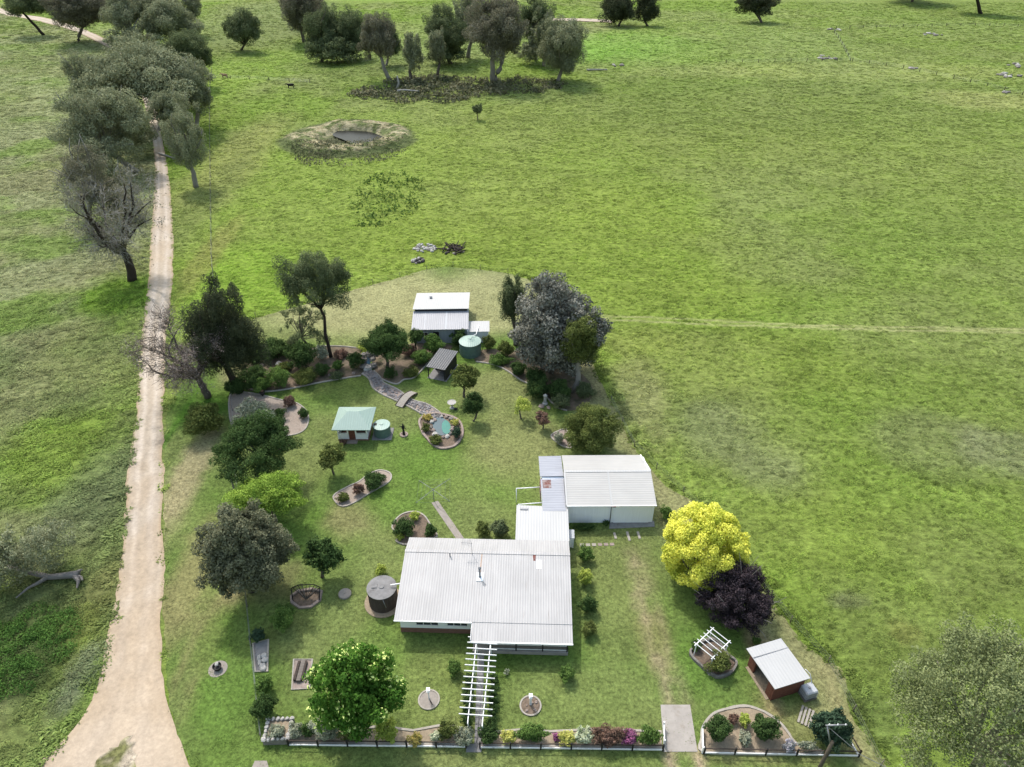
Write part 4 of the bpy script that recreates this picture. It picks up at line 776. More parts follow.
M_kerb = mat('bed_kerb', look(206, 198, 184), 0.9, 0.15, 2.5, 0.4)
M_water = mat('pond_water', look(50, 98, 112), 0.12, 0.15, 0.6, 0.05, spec=.7)
M_turq = mat('turquoise_liner', look(60, 156, 140), 0.4, 0.1, 1.0, 0.1)
M_damw = mat('dam_water', look(34, 36, 32), 0.3, 0.2, 0.3, 0.1, spec=.1)
M_logg = mat('weathered_log', look(158, 152, 146), .9, .3, 1.5, .6, stain=look(96, 90, 84), stretch=(.5, 2, 2))
M_cow = mat('black_hide', look(24, 22, 22), 0.7, 0.2, 2, 0.1)
M_cowt = mat('tan_hide', look(196, 160, 118), 0.7, 0.2, 2, 0.1)

def part_profile(name, prof, x0, x1, m, parent):
    """a solid with this outline in y-z, from x0 to x1"""
    n = len(prof); vs = [(x0, y, z) for y, z in prof] + [(x1, y, z) for y, z in prof]
    fs = [tuple(range(n))[::-1], tuple(range(n, 2 * n))] + [(i, (i + 1) % n, n + (i + 1) % n, n + i) for i in range(n)]
    return MB().add(vs, fs).build(name, m, parent)
def box(name, m, parent, *b, bevel=0.0): return MB().box(*b).build(name, m, parent, bevel=bevel)
def slab(name, m, parent, pts, t=.06): return MB().slab(pts, t).build(name, m, parent)
def tube(name, m, parent, path, r0, r1=None, n=8): return MB().tube(path, r0, r1, n).build(name, m, parent, smooth_=True)
def window(parent, x0, x1, y, z0, z1, fm=None, bars=1):
    """a framed window on a wall that faces -y; frame proud of the wall, pane set in it"""
    f = MB(); t = .06
    f.box(x0, x1, y - .05, y + .05, z1 - t, z1); f.box(x0, x1, y - .08, y + .05, z0, z0 + t); f.box(x0, x0 + t, y - .05, y + .05, z0 + t, z1 - t); f.box(x1 - t, x1, y - .05, y + .05, z0 + t, z1 - t)
    for k in range(bars): q = x0 + (x1 - x0) * (k + 1) / (bars + 1); f.box(q - .025, q + .025, y - .045, y + .05, z0 + t, z1 - t)
    o = f.build('window', fm or M_white, parent); box('pane', M_glass, o, x0 + t, x1 - t, y - .015, y + .02, z0 + t, z1 - t)

# ---------------------------------------------------------------- house
H = thing('house', 'white farmhouse with a long low iron roof and brick base, largest building of the yard', 'house', (-11.17, 41.79, 0), R(-1.73))
rz_ = lambda y: 2.7 + y * (3.75 - 2.7) / 7.6
prof = [(.62, 0), (9.55, 0), (9.55, 2.98), (7.6, rz_(7.6) - .09), (.62, rz_(.62) - .09)]
part_profile('brick_base', [(.6, 0), (9.57, 0), (9.57, .7), (.6, .7)], .33, 16.5, M_brickd, H)
part_profile('wall', [(.63, .7), (9.54, .7), (9.54, 2.92), (7.6, rz_(7.6) - .1), (.63, rz_(.63) - .1)], .36, 16.47, M_clad, H)
rf = slab('roof', M_roofw, H, [(0, 0, 2.7), (16.85, 0, 2.7), (16.85, 7.6, 3.75), (0, 7.6, 3.75)], .05)
slab('back_slope', M_roofw, rf, [(0, 7.603, 3.75), (16.85, 7.603, 3.75), (16.85, 10.05, 3.02), (0, 10.05, 3.02)], .05)
box('ridge_cap', M_roofw, rf, -.02, 16.87, 7.42, 7.78, 3.742, 3.775)
slab('verandah_roof', M_roofw, rf, [(7.4, -1.85, 2.40), (16.85, -1.85, 2.40), (16.85, .06, 2.662), (7.4, .06, 2.662)], .05)
box('gutter', M_white, H, -.02, 7.36, -.12, -.01, 2.60, 2.70); box('gutter', M_white, H, 7.36, 16.87, -1.98, -1.86, 2.29, 2.40)
box('barge_board', M_white, H, 7.36, 7.395, -1.85, -.01, 2.33, 2.60)
window(H, 1.9, 4.1, .58, 1.25, 2.2, bars=2); window(H, 4.9, 6.9, .58, 1.25, 2.2, bars=2)
part_profile('deck', [(-1.5, 0), (.58, 0), (.58, .42), (-1.5, .42)], 7.5, 16.5, M_conc, H)
for x in (9.2, 11.6, 14.1, 16.4): box('verandah_post', M_dark, H, x - .06, x + .06, -1.42, -1.30, .42, 2.42)
for z, m in ((1.30, M_white), (.95, M_timber), (.62, M_white)): box('rail', m, H, 9.0, 16.44, -1.405, -1.315, z, z + .09)
MB().box(9.0, 16.4, -1.37, -1.35, .50, 1.28).build('mesh_infill', mat('shade_screen', look(132, 128, 126), .9, .2, 4, .2), H)
window(H, 9.6, 11.8, .58, .9, 2.1, bars=1); window(H, 13.0, 15.6, .58, .9, 2.1, bars=2)
d = box('door', M_dark, H, 8.1, 8.95, .56, .625, .43, 2.4); box('handle', M_steel, d, 8.84, 8.88, .52, .56, 1.3, 1.42)
def on_house(px, py, z):
    p = G(px, py, z)[:2] - np.array([-11.17, 41.79]); a = R(1.73); return p[0] * math.cos(a) - p[1] * math.sin(a), p[0] * math.sin(a) + p[1] * math.cos(a)
x, y = on_house(480, 578, 3.2); z = rz_(y)
fl = MB().lathe([(.2, -.05), (.14, .12), (.10, .14), (.10, 1.25), (.17, 1.27), (.17, 1.34), (.02, 1.48)], 14).build('flue', M_steel, H, (x, y, z), smooth_=False); 
box('flashing', M_clad, fl, -.35, .35, -.5, .45, .02, .07).rotation_euler = (math.atan(1.05 / 7.6), 0, 0)
slab('rust_stain', M_stainr, rf, [(x - .09, y + .35, rz_(y + .35) + .006), (x + .06, y + .35, rz_(y + .35) + .006), (x + .1, 7.40, rz_(7.4) + .006), (x - .02, 7.40, rz_(7.4) + .006)], .003)
x, y = on_house(534.5, 559, 3.5); slab('rust_stain', M_rust, rf, [(x - .12, y - .35, rz_(y - .35) + .006), (x + .1, y - .35, rz_(y - .35) + .006), (x + .14, y + .4, rz_(y + .4) + .006), (x - .2, y + .4, rz_(y + .4) + .006)], .003)
x, y = on_house(539, 565, 3.5); slab('skylight', M_white, rf, [(x - .25, y - .5, rz_(y - .5) + .02), (x + .25, y - .5, rz_(y - .5) + .02), (x + .25, y + .5, rz_(y + .5) + .02), (x - .25, y + .5, rz_(y + .5) + .02)], .03)
x, y = on_house(472, 554, 3.7); z = rz_(y) if y < 7.6 else 3.7
an = tube('antenna', M_steel, H, [(x, y, z - .1), (x, y, z + 1.7)], .025, .02, 6)
for k in range(6): tube('antenna_bar', M_steel, an, [(x - .1 - .16 * k, y - .45 + .04 * k, z + 1.62), (x - .1 - .16 * k, y + .45 - .04 * k, z + 1.62)], .014, .014, 5)
tube('antenna_boom', M_steel, an, [(x + .1, y, z + 1.6), (x - 1.05, y, z + 1.64)], .02, .02, 5)
x, y = on_house(450, 556, 3.7); MB().lathe([(.06, -.1), (.06, .5), (.09, .52), (.09, .58)], 10).build('vent_pipe', M_steel, H, (x, y, rz_(min(y, 7.6))))
box('air_conditioner', M_plastic, H, 16.48, 16.85, 4.1, 5.0, .8, 1.6, bevel=.03)

CP = thing('link_roof', 'flat bright white iron roof between the farmhouse and white garage', 'carport', (.36, 51.84, 0), R(-1.84))
slab('roof', M_roofb, CP, [(0, .05, 2.58), (5.72, .05, 2.58), (5.72, 4.9, 2.72), (0, 5.05, 2.72)], .08)
for a, b in ((.15, .3), (5.5, .3), (.15, 4.7), (5.5, 4.6)): box('post', M_white, CP, a - .05, a + .05, b - .05, b + .05, 0, 2.55)
box('back_wall', M_clad, CP, .1, 5.6, 4.86, 4.92, 0, 2.58)
box('roof_vent', M_steel, CP, .4, 1.3, 4.3, 4.6, 2.705, 2.80, bevel=.03)
ms = thing('meter_cabinet', 'small pale cabinet beside the link roof and garage wall', 'cabinet', (6.35, 53.6, 0), R(-1.84))
box('body', M_clad, ms, -.4, .4, -.55, .55, 0, 1.55); slab('lid', M_plastic, ms, [(-.45, -.6, 1.6), (.45, -.6, 1.6), (.45, .6, 1.66), (-.45, .6, 1.66)], .05); box('door', M_white, ms, -.32, .32, -.58, -.552, .15, 1.4)

# ---------------------------------------------------------------- garage
GA = thing('garage', 'large white iron garage with a gabled roof and grey skillion on its left', 'garage', (6.12, 56.53, 0), R(.44))
part_profile('wall', [(.22, 0), (8.15, 0), (8.15, 2.92), (4.6, 3.80), (.22, 2.98)], .2, 9.85, M_cladb, GA)
g = slab('roof', M_roofx, GA, [(-.05, 0, 3.0), (10.0, 0, 3.0), (10.0, 4.6, 3.9), (-.05, 4.6, 3.9)], .05)
slab('back_slope', M_roofx, g, [(-.05, 4.603, 3.9), (9.75, 4.603, 3.9), (9.45, 8.4, 3.02), (-.05, 8.4, 3.02)], .05)
box('ridge_cap', M_roofb, g, -.06, 9.98, 4.44, 4.76, 3.895, 3.925); slab('flashing', M_roofb, g, [(4.9, .01, 3.03), (5.12, .01, 3.03), (5.12, 4.43, 3.905), (4.9, 4.43, 3.905)], .02)
slab('flashing', M_roofb, g, [(-.12, .01, 3.04), (.1, .01, 3.04), (.1, 4.43, 3.91), (-.12, 4.43, 3.91)], .03)
tube('barge_pipe', M_white, GA, [(9.5, 8.42, 3.0), (9.98, 4.7, 3.86)], .09)
dr = box('roller_door', M_cladb, GA, 5.4, 9.4, .16, .215, .05, 2.75); box('door_frame', M_white, dr, 5.25, 9.55, .15, .218, 2.752, 2.9)
tube('downpipe', M_steel, GA, [(5.0, .12, 2.95), (5.0, .12, .1)], .05); box('gutter', M_white, GA, -.05, 10.0, -.12, -.01, 2.90, 3.0)
box('lamp', M_rust, GA, 4.95, 5.45, -.2, -.125, 2.86, 2.98)
sk = slab('skillion_roof', M_roofg, GA, [(-2.7, -.55, 2.70), (-.13, -.55, 2.74), (-.13, 4.1, 3.2), (-2.78, 4.1, 3.16)], .05)
slab('upper_sheet', M_roofg, sk, [(-2.84, 4.38, 3.34), (-.13, 4.38, 3.38), (-.13, 8.4, 2.95), (-2.84, 8.4, 2.9)], .05)
box('gap_shade', M_dark, sk, -2.7, -.14, 4.05, 4.42, 2.9, 3.05)  # dark box stands in for the shade inside the roof gap
slab('rust_patch', M_rust, sk, [(-2.55, 2.75, 3.045), (-1.6, 2.75, 3.06), (-1.6, 3.95, 3.18), (-2.6, 3.95, 3.165)], .008)
part_profile('skillion_wall', [(-.4, 0), (8.2, 0), (8.2, 2.85), (4.4, 3.2), (4.0, 3.0), (-.4, 2.6)], -2.6, -.1, M_cladb, GA)
box('rusty_panel', M_rust, GA, -2.86, -2.78, 2.3, 4.4, 1.4, 3.0)
for i, (a, b) in enumerate(((( 516, 488.5), (542, 487)), ((518, 504.5), (543, 502.5)))):
    p, q = G(*a, 2.3), G(*b, 2.3); o = thing('awning_pole', ('white pole reaching left from the rusty panel of the garage', 'white pole reaching left along the edge of the link roof')[i], 'pole', (p[0], p[1], 0))
    tube('rail', M_white, o, [(0, 0, 2.3), (q[0] - p[0], q[1] - p[1], 2.3)], .06); tube('post', M_white, o, [(.05, 0, 0), (.05, 0, 2.3)], .05)

# ---------------------------------------------------------------- far shed, slatted shelter, summerhouse, brick shed
FS = thing('iron_shed', 'white and grey iron shed at the back of the yard with a stepped roof', 'shed', (-15.5, 94.4, 0), R(1.6))
part_profile('wall', [(.55, 0), (11.1, 0), (11.1, 3.0), (4.5, 3.95), (4.5, 3.6), (.55, 2.75)], .15, 8.5, mat('grey_iron_wall', look(196, 204, 210), .6, .12, 1.2, .2, stretch=(5, 5, .4), stain=look(164, 168, 172)), FS)
slab('roof', M_roofb, FS, [(-.15, 4.15, 4.15), (8.75, 4.15, 4.15), (8.75, 11.5, 3.1), (-.15, 11.5, 3.1)], .06)
lr = slab('lower_roof', M_roofz, FS, [(-.1, 0, 2.85), (8.75, 0, 2.85), (8.7, 4.45, 3.68), (-.1, 4.45, 3.68)], .05)
slab('skylight', M_plastic, lr, [(5.1, .02, 2.87), (5.35, .02, 2.87), (5.35, 4.2, 3.66), (5.1, 4.2, 3.66)], .015)
slab('skylight', M_plastic, lr, [(1.85, .02, 2.87), (2.0, .02, 2.87), (2.0, 4.2, 3.66), (1.85, 4.2, 3.66)], .015)
box('step_wall', M_dark, FS, .2, 8.45, 4.3, 4.4, 3.68, 4.08)  # coloured dark to paint the shadow line under the upper roof edge
MB().lathe([(.2, 0), (.2, .25), (.28, .27), (.1, .42)], 12).build('roof_vent', M_steel, FS, (2.4, 9.0, 3.4))
part_profile('lean_to', [(.6, 0), (3.1, 0), (3.1, 2.28), (.6, 2.08)], 8.52, 11.8, M_cladb, FS)
slab('lean_to_roof', M_roofb, FS, [(8.7, .35, 2.15), (12.0, .35, 2.15), (12.0, 3.25, 2.36), (8.7, 3.25, 2.36)], .05)
window(FS, 1.2, 2.4, .53, 1.2, 2.1); dd = box('door', M_dark, FS, 3.2, 4.1, .50, .545, 0, 2.1); box('handle', M_steel, dd, 3.98, 4.03, .46, .50, 1.0, 1.1)

SC = thing('slatted_shelter', 'small dark shelter with a charcoal slatted roof on the back lawn', 'shelter', (-12.47, 85.4, 0), R(-18.1))
slab('roof', M_roofd, SC, [(0, 0, 2.1), (2.95, 0, 2.1), (3.1, 4.8, 2.4), (.15, 4.8, 2.4)], .07)
for k in range(9): slab('batten', M_steel, SC, [(.12 + .34 * k, .02, 2.135), (.16 + .34 * k, .02, 2.135), (.30 + .34 * k, 4.78, 2.435), (.26 + .34 * k, 4.78, 2.435)], .03)
for a, b in ((.2, .2), (2.75, .2), (.35, 4.5), (2.85, 4.5)): box('post', M_dark, SC, a - .06, a + .06, b - .06, b + .06, 0, 2.06)
box('side_wall', M_dark, SC, 2.83, 2.9, .3, 4.5, 0, 1.9); box('back_wall', M_dark, SC, .4, 2.8, 4.42, 4.5, 0, 2.0); box('half_wall', M_dark, SC, .3, .36, 2.4, 4.4, 0, 1.7)
box('table', M_timberd, SC, .9, 2.1, 1.6, 3.0, .65, .75); box('floor_slab', M_conc2, SC, 0, 3.05, .05, 4.7, .03, .08)

SH = thing('summerhouse', 'small white summerhouse with a pale green hipped roof', 'summerhouse', (-23.07, 70.52, 0))
a_, b_ = (1.75, 2.42, 3.55), (3.2, 2.42, 3.55); c = [(0, 0, 2.4), (4.95, 0, 2.4), (4.95, 4.84, 2.4), (0, 4.84, 2.4)]
MB().add(c + [a_, b_] + [(p[0], p[1], 2.3) for p in c], [(0, 1, 5, 4), (1, 2, 5), (2, 3, 4, 5), (3, 0, 4), (9, 8, 7, 6), (0, 6, 7, 1), (1, 7, 8, 2), (2, 8, 9, 3), (3, 9, 6, 0)]).build('roof', M_roofgr, SH)
box('floor', M_brickd, SH, .4, 4.4, .75, 4.2, 0, .22)
for a, b in ((.5, .85), (1.75, .85), (2.8, .85), (4.2, .85), (.5, 4.0), (4.2, 4.0)): box('post', M_white, SH, a - .08, a + .08, b - .08, b + .08, .22, 2.32)
box('front_panel', M_white, SH, .58, 1.67, .8, .87, .22, 1.05); box('front_panel', M_white, SH, 2.88, 4.12, .8, .87, .22, 1.05)
box('top_rail', M_white, SH, .45, 4.25, .76, .92, 1.95, 2.3); box('side_panel', M_white, SH, .45, .52, .94, 3.9, .22, 1.05); box('side_panel', M_white, SH, 4.18, 4.25, .94, 3.9, .22, 1.05); box('back_wall', M_clad, SH, .6, 4.1, 3.97, 4.03, .22, 2.3)
for k in range(2): box('slat_panel', M_white, SH, .58 + 2.3 * k, 1.67 + 2.45 * k, .81, .86, 1.12, 1.22)
box('door', M_brick, SH, 1.85, 2.7, .9, .96, .22, 1.7); box('step', M_stonep, SH, 1.6, 2.95, .05, .72, 0, .12); box('bench', M_timberd, SH, .8, 3.9, 3.2, 3.7, .5, .6)

BS = thing('brick_shed', 'small open fronted red brick shed with a flat white roof', 'shed', (23.0, 35.05, 0), R(16.8))
slab('roof', M_roofb, BS, [(-.1, -.05, 2.32), (3.5, -.05, 2.36), (3.3, 4.15, 2.46), (-.35, 4.15, 2.42)], .07)
box('front_wall', M_brick, BS, .12, 3.3, .18, .34, 0, 2.26); box('back_wall', M_brick, BS, .12, 3.2, 3.75, 3.91, 0, 2.36); box('side_wall', M_brick, BS, 3.1, 3.26, .36, 3.73, 0, 2.3)
box('pier', M_brick, BS, .1, .3, .36, 1.0, 0, 2.28); box('pier', M_brick, BS, .1, .3, 3.0, 3.73, 0, 2.32); box('floor_slab', M_soil, BS, -.2, 3.0, .36, 3.73, .03, .07)
box('flashing', M_steel, BS, -.25, 3.4, 3.1, 3.16, 2.425, 2.455)
p = G(808, 699)
IB = thing('water_cube', 'grey white square plastic water tank at the corner of the brick shed', 'water tank', (p[0], p[1] + .35, 0), R(16.8))
box('tank', M_plastic, IB, -.58, .58, -.52, .52, .16, 1.18, bevel=.09); box('pallet', M_timber, IB, -.62, .62, -.56, .56, 0, .15); MB().lathe([(.12, 0), (.12, .06), (.02, .07)], 12).build('cap', M_steel, IB, (0, 0, 1.18))
for z in (.35, .62, .9): 
    f = MB(); f.box(-.61, .61, -.56, -.535, z, z + .03); f.box(-.61, .61, .535, .56, z, z + .03); f.box(-.62, -.6, -.53, .53, z, z + .03); f.box(.6, .62, -.53, .53, z, z + .03); f.build('cage_bar', M_steel, IB)
tube('inlet_pipe', M_white, IB, [(.45, .35, 1.2), (.5, .9, 1.75), (.1, 1.2, 2.2)], .04)
p = G(805, 728); PB = thing('timber_pallet', 'pale timber pallet lying beside the blue green dome shrub', 'pallet', (p[0], p[1] + .3, 0), R(58))
for k in range(4): box('plank', M_kerb, PB, -.1, 1.7, -.5 + .3 * k, -.32 + .3 * k, .10, .13)
for k in range(3): box('bearer', M_timber, PB, .05 + .75 * k, .13 + .75 * k, -.52, .6, 0, .10)

# ---------------------------------------------------------------- tanks
def tank(name, label, c, r, h, mroof, mwall, cone=.0, ring=None):
    t = thing(name, label, 'water tank', (c[0], c[1], 0))
    if ring: MB().lathe([(ring, 0), (ring, .10), (ring - .1, .13)], 32).build('base_ring', M_soil, t)
    MB().lathe([(r, .02), (r, h * .3), (r * 1.012, h * .31), (r * 1.012, h * .33), (r, h * .34), (r, h * .64), (r * 1.012, h * .65), (r * 1.012, h * .67), (r, h * .68), (r, h)], 40).build('wall', mwall, t)
    MB().lathe([(r * 1.03, h), (r * 1.03, h + .07), (r * .5, h + .08 + cone * .5), (.25, h + .09 + cone), (.25, h + .16 + cone)], 40).build('roof', mroof, t)
    return t
t = tank('concrete_tank', 'round concrete rainwater tank with dark walls at the left end of the farmhouse', (-13.0, 45.9), 1.45, 2.25, M_conc2, M_tankc, .06, 1.95)
tube('inlet_pipe', M_white, t, [(.9, .05, 2.6), (1.9, .1, 2.75), (2.4, .1, 2.72)], .07); box('hatch', M_conc2, t, -1.0, -.45, -.15, .3, 2.36, 2.44); tube('overflow_pipe', M_steel, t, [(.35, -1.5, 2.2), (.55, -1.52, 1.1)], .04)
p = G(381.5, 425, 1.55); t = tank('small_tank', 'small pale green water tank beside the summerhouse', (p[0], p[1]), 1.1, 1.55, M_roofgr, M_tankd, .1)
box('base_slab', M_conc2, t, -1.25, 1.35, -1.3, 1.2, .03, .12); box('hatch', M_dark, t, -.95, -.6, -.2, .15, 1.66, 1.74)
p = G(470, 341, 2.2); t = tank('green_tank', 'big round green water tank with a ribbed conical lid at the far shed', (p[0], p[1]), 1.65, 2.15, M_roofgr, M_tankd, .45)
tube('inlet_pipe', M_white, t, [(.2, .4, 2.75), (.9, 1.5, 2.5), (1.2, 4.5, 2.3)], .06)

# ---------------------------------------------------------------- clothes line, bird feeders, ornaments
c = G(433, 489.5, 1.9); CL = thing('clothes_line', 'rotary clothes line with four white arms on the back lawn', 'clothes line', (c[0], c[1], 0))
tube('pole', M_steel, CL, [(0, 0, -.1), (0, 0, 1.95)], .045)
ends = [G(a, b, 1.9) - np.array([c[0], c[1], 0]) for a, b in ((419, 481), (450.5, 479), (450, 502), (416, 503.5))]
for e in ends: tube('arm', M_steel, CL, [(0, 0, 1.88), (e[0], e[1], 2.0)], .03, .025)
for q in (.45, .72, .98):
    ln = MB()
    for a, b in zip(ends, ends[1:] + ends[:1]): ln.tube([(a[0] * q, a[1] * q, 1.98), (b[0] * q, b[1] * q, 1.98)], .006, .006, 4)
    ln.build('wire', M_steel, CL)
for px, py, tx, ty, lb, m in ((429, 700, 427, 685, 'white bird feeder on a thin post in a bare paved circle, left of the pergola', M_pink), (530.5, 706, 530.5, 692, 'white bird feeder on a thick white post in a planted circle, right of the pergola', M_mulch)):
    b = G(px, py); o = thing('bird_feeder', lb, 'bird feeder', (b[0], b[1], 0)); h = 1.25
    MB().lathe([(.98, 0), (.98, .14), (.84, .15), (.83, .08)], 30).build('edging', M_kerb, o); MB().lathe([(.82, 0), (.82, .10), (.1, .12)], 24).build('circle_bed', m, o)
    w_ = .05 if m is M_pink else .10; box('post', M_white, o, -w_, w_, .1 - w_, .1 + w_, .1, h); box('tray', M_white, o, -.15, .15, -.06, .24, h, h + .05); slab('roof', M_white, o, [(-.16, -.06, h + .3), (.16, -.06, h + .3), (.16, .26, h + .33), (-.16, .26, h + .33)], .03)
    for a in (-.12, .12): box('strut', M_white, o, a - .02, a + .02, .08, .12, h + .06, h + .28)
    if m is M_mulch:
        rr = random.Random(4)
        for k in range(9): MB().rock((rr.uniform(-.6, .6), rr.uniform(-.6, .5), .14), rr.uniform(.08, .16), .7, k).build('stone', M_stonep, o)
    else: tube('perch', M_timberd, o, [(.1, -.12, .14), (.35, -.5, .16)], .04)
b = G(218, 669); o = thing('fire_pit', 'dark fire pot in a bare round patch on the left verge', 'fire pit', (b[0], b[1], 0))
MB().lathe([(.86, 0), (.86, .04), (.1, .05)], 26).build('bare_patch', M_pink, o); MB().lathe([(.30, .04), (.42, .5), (.38, .5), (.30, .3)], 14).build('pot', M_dark, o); MB().rock((-.02, .12, .62), .22, .5, 3).build('stone', M_stonew, o)
b = G(404, 435); o = thing('garden_ornament', 'dark upright garden ornament in a small stone ring beside the small tank', 'garden ornament', (b[0], b[1], 0))
MB().lathe([(.55, 0), (.55, .16), (.36, .18), (.34, .1)], 20).build('ring', M_stonep, o); MB().lathe([(.2, .1), (.17, .4), (.12, .9), (.2, 1.2), (.22, 1.4), (.1, 1.62), (.13, 1.75), (.04, 1.9)], 14).build('column', M_dark, o, smooth_=True); tube('arm', M_dark, o, [(-.1, 0, 1.35), (-.4, -.05, 1.6), (-.5, -.05, 1.45)], .05, .035); tube('spout', M_dark, o, [(.1, 0, 1.2), (.35, -.1, 1.15), (.38, -.12, .95)], .05)
b = G(452, 408); o = thing('bird_bath', 'white bird bath on the lawn above the pond', 'bird bath', (b[0], b[1], 0))
MB().lathe([(.35, 0), (.3, .1), (.14, .2), (.12, .75), (.3, .85), (.62, .98), (.62, 1.03), (.5, .97)], 24).build('basin', M_stonew, o); MB().rock((.55, -.35, .1), .25, .6, 5).build('stone', M_dark, o)
b = G(545, 404); o = thing('stone_pillar', 'pale stone pillar standing at the bend of the back kerb', 'pillar', (b[0], b[1], 0))
MB().lathe([(.4, 0), (.4, .2), (.22, .3), (.2, 1.3), (.3, 1.4), (.3, 1.5), (.1, 1.7)], 8).build('shaft', M_stonew, o); MB().rock((-.5, -.6, .1), .4, .5, 6).build('stone', M_stonep, o); MB().rock((.45, -.9, .1), .35, .5, 8).build('stone', M_stonep, o)
b = G(263, 396); o = thing('urn', 'small dark urn on the gravel at the back of the gravel bed', 'urn', (b[0], b[1], 0)); MB().lathe([(.2, 0), (.12, .15), (.36, .5), (.42, .75), (.34, .75), (.2, .5)], 14).build('bowl', M_dark, o); MB().rock((0, 0, .85), .3, .6, 4).build('plant', LM['red'], o)
b = G(345, 594.5); o = tag(MB().lathe([(.66, 0), (.66, .16), (.58, .22), (.1, .24), (.1, .28)], 28, (0, 0)).build('tank_lid', M_pink, None, (b[0], b[1], .02)), 'round concrete lid in the lawn left of the concrete tank', 'tank lid')
o = tag(MB().slab([(*(G(a, b_)[:2]), .06) for a, b_ in ((250, 772), (270, 772), (267, 761), (255, 761))], .2).build('paving_slab', M_pink), 'pinkish concrete slab in the grass at the bottom edge', 'slab')
for k in range(6):
    b = G(582 + 6.0 * k, 545.2 - .15 * k); tag(MB().box(-.24, .24, -.2, .2, 0, .05).build('stepping_stone', M_kerb if k < 3 else M_stonep, None, (b[0], b[1], .02), R(-2 + k), bevel=.02), 'square stepping stone in the row of six below the white garage', 'stepping stone', 'stepping stones below the garage')
for k, (a, q, e) in enumerate(((614.5, 533, 539), (627.5, 532, 541), (638, 532, 539))):
    p0, p1 = G(a, q), G(a + 1, e); tag(MB().box(-.13, .13, -(p0[1] - p1[1]) / 2, (p0[1] - p1[1]) / 2, 0, .07).build('timber_strip', M_kerb, None, (p0[0], (p0[1] + p1[1]) / 2, .02), R(5)), 'pale timber strip laid in the grass in front of the roller door', 'timber strip', 'timber strips before the roller door')

# ---------------------------------------------------------------- pergolas
PG = thing('pergola', 'long white open pergola over the path to the farmhouse verandah', 'pergola', (-4.45, 32.75, 0), R(-4.2))
bl = [(.78, -.75), (.62, 7.55)], [(2.02, -.9), (1.95, 7.6)]
for a, b in bl: slab('beam', M_white, PG, [(a[0] - .036, a[1], 2.25), (a[0] + .036, a[1], 2.25), (b[0] + .036, b[1], 2.25), (b[0] - .036, b[1], 2.25)], .14)
for k in range(14): box('rafter', M_white, PG, -.05 - .01 * k, 2.78 - .015 * k, .0 + .575 * k - .026, .026 + .575 * k, 2.253, 2.37)
for (a, b) in bl:
    for q in (.03, .36, .7, .97): x, y = a[0] + (b[0] - a[0]) * q, a[1] + (b[1] - a[1]) * q; box('post', M_white, PG, x - .045, x + .045, y - .045, y + .045, 0, 2.11)
TR = thing('trellis', 'small white slatted garden arbour over a paved nook', 'arbour', (17.08, 39.68, 0), R(-48.9))
for x in (.0, 1.85): box('beam', M_white, TR, x - .04, x + .04, -.2, 2.75, 1.88, 1.98)
for k in range(6): box('slat', M_white, TR, -.25, 2.1, .0 + .5 * k - .024, .5 * k + .024, 1.983, 2.06)
for x in (.0, 1.85):
    for y in (.1, 2.4): box('post', M_white, TR, x - .035, x + .035, y - .035, y + .035, 0, 1.88)
box('bench', M_timber, TR, .3, 1.6, 1.7, 2.1, .42, .48); box('bench_support', M_timberd, TR, .45, 1.45, 1.75, 2.05, .06, .42)
structure(MB().slab([(*G(a, b)[:2], .05) for a, b in ((691, 654), (709, 676), (728, 656), (711, 636))], .2).build('nook_paving', M_conc2))

# ---------------------------------------------------------------- garden beds
def bed(label, px, m, edge=M_kerb, h=.10, wd=.16, z=.07, closed=True, smooth_n=4, name='garden_bed', loops=True):
    P = world(px); P = catmull(P, smooth_n) if smooth_n else [np.asarray(p) for p in P]; c = np.mean(P, axis=0); o = thing(name, label, 'garden bed', (c[0], c[1], 0))
    Q = [p - c for p in P]; r = rnd()
    sq = sum(a[0] * b[1] - a[1] * b[0] for a, b in zip(Q, Q[1:] + Q[:1]))
    if sq < 0: Q = Q[::-1]
    MB().slab([(p[0], p[1], z) for p in Q], z).build('mulch', m, o)
    if edge:
        mb = MB(); n = len(Q); nr = []
        for i in range(n):
            t = unit(Q[(i + 1) % n] - Q[i - 1]); nr.append(np.array([t[1], -t[0]]))
        hh = [h * r.uniform(.85, 1.2) for _ in Q]; ww = [wd * r.uniform(.85, 1.2) for _ in Q]; vs = []
        for i in range(n): a, b = Q[i] + nr[i] * ww[i] * .5, Q[i] - nr[i] * ww[i] * .5; vs += [(*a, 0), (*a, hh[i] + .04), (*b, hh[i] + .04), (*b, 0)]
        mb.add(vs, [(4 * i + k, 4 * ((i + 1) % n) + k, 4 * ((i + 1) % n) + k + 1, 4 * i + k + 1) for i in range(n) for k in range(3)]); mb.build('edging', edge, o)
    return o
bed('long mulched garden bed under the trees at the back left of the yard', [(240, 386), (262, 392), (288, 389.5), (317, 383.5), (345, 378.5), (361, 376), (364, 366), (362, 350), (340, 346), (318, 347), (290, 352), (262, 352), (246, 362)], M_litter, None)
bed('mulched bed with rocks between the stone creek and the slatted shelter', [(381, 379), (396, 384.5), (404, 380), (414, 378), (424, 368), (432, 358), (446, 352), (452, 346), (430, 342), (405, 345), (384, 352), (372, 362)], M_litter, None)
bed('curved bed with a pale kerb under the silver leaved tree', [(476, 362), (494, 365), (508, 371.5), (520, 380), (532, 386), (543, 394), (551, 402), (558, 408), (567, 411), (586, 406), (592, 386), (570, 366), (540, 356), (510, 350), (484, 350), (476, 355)], M_litter, None)
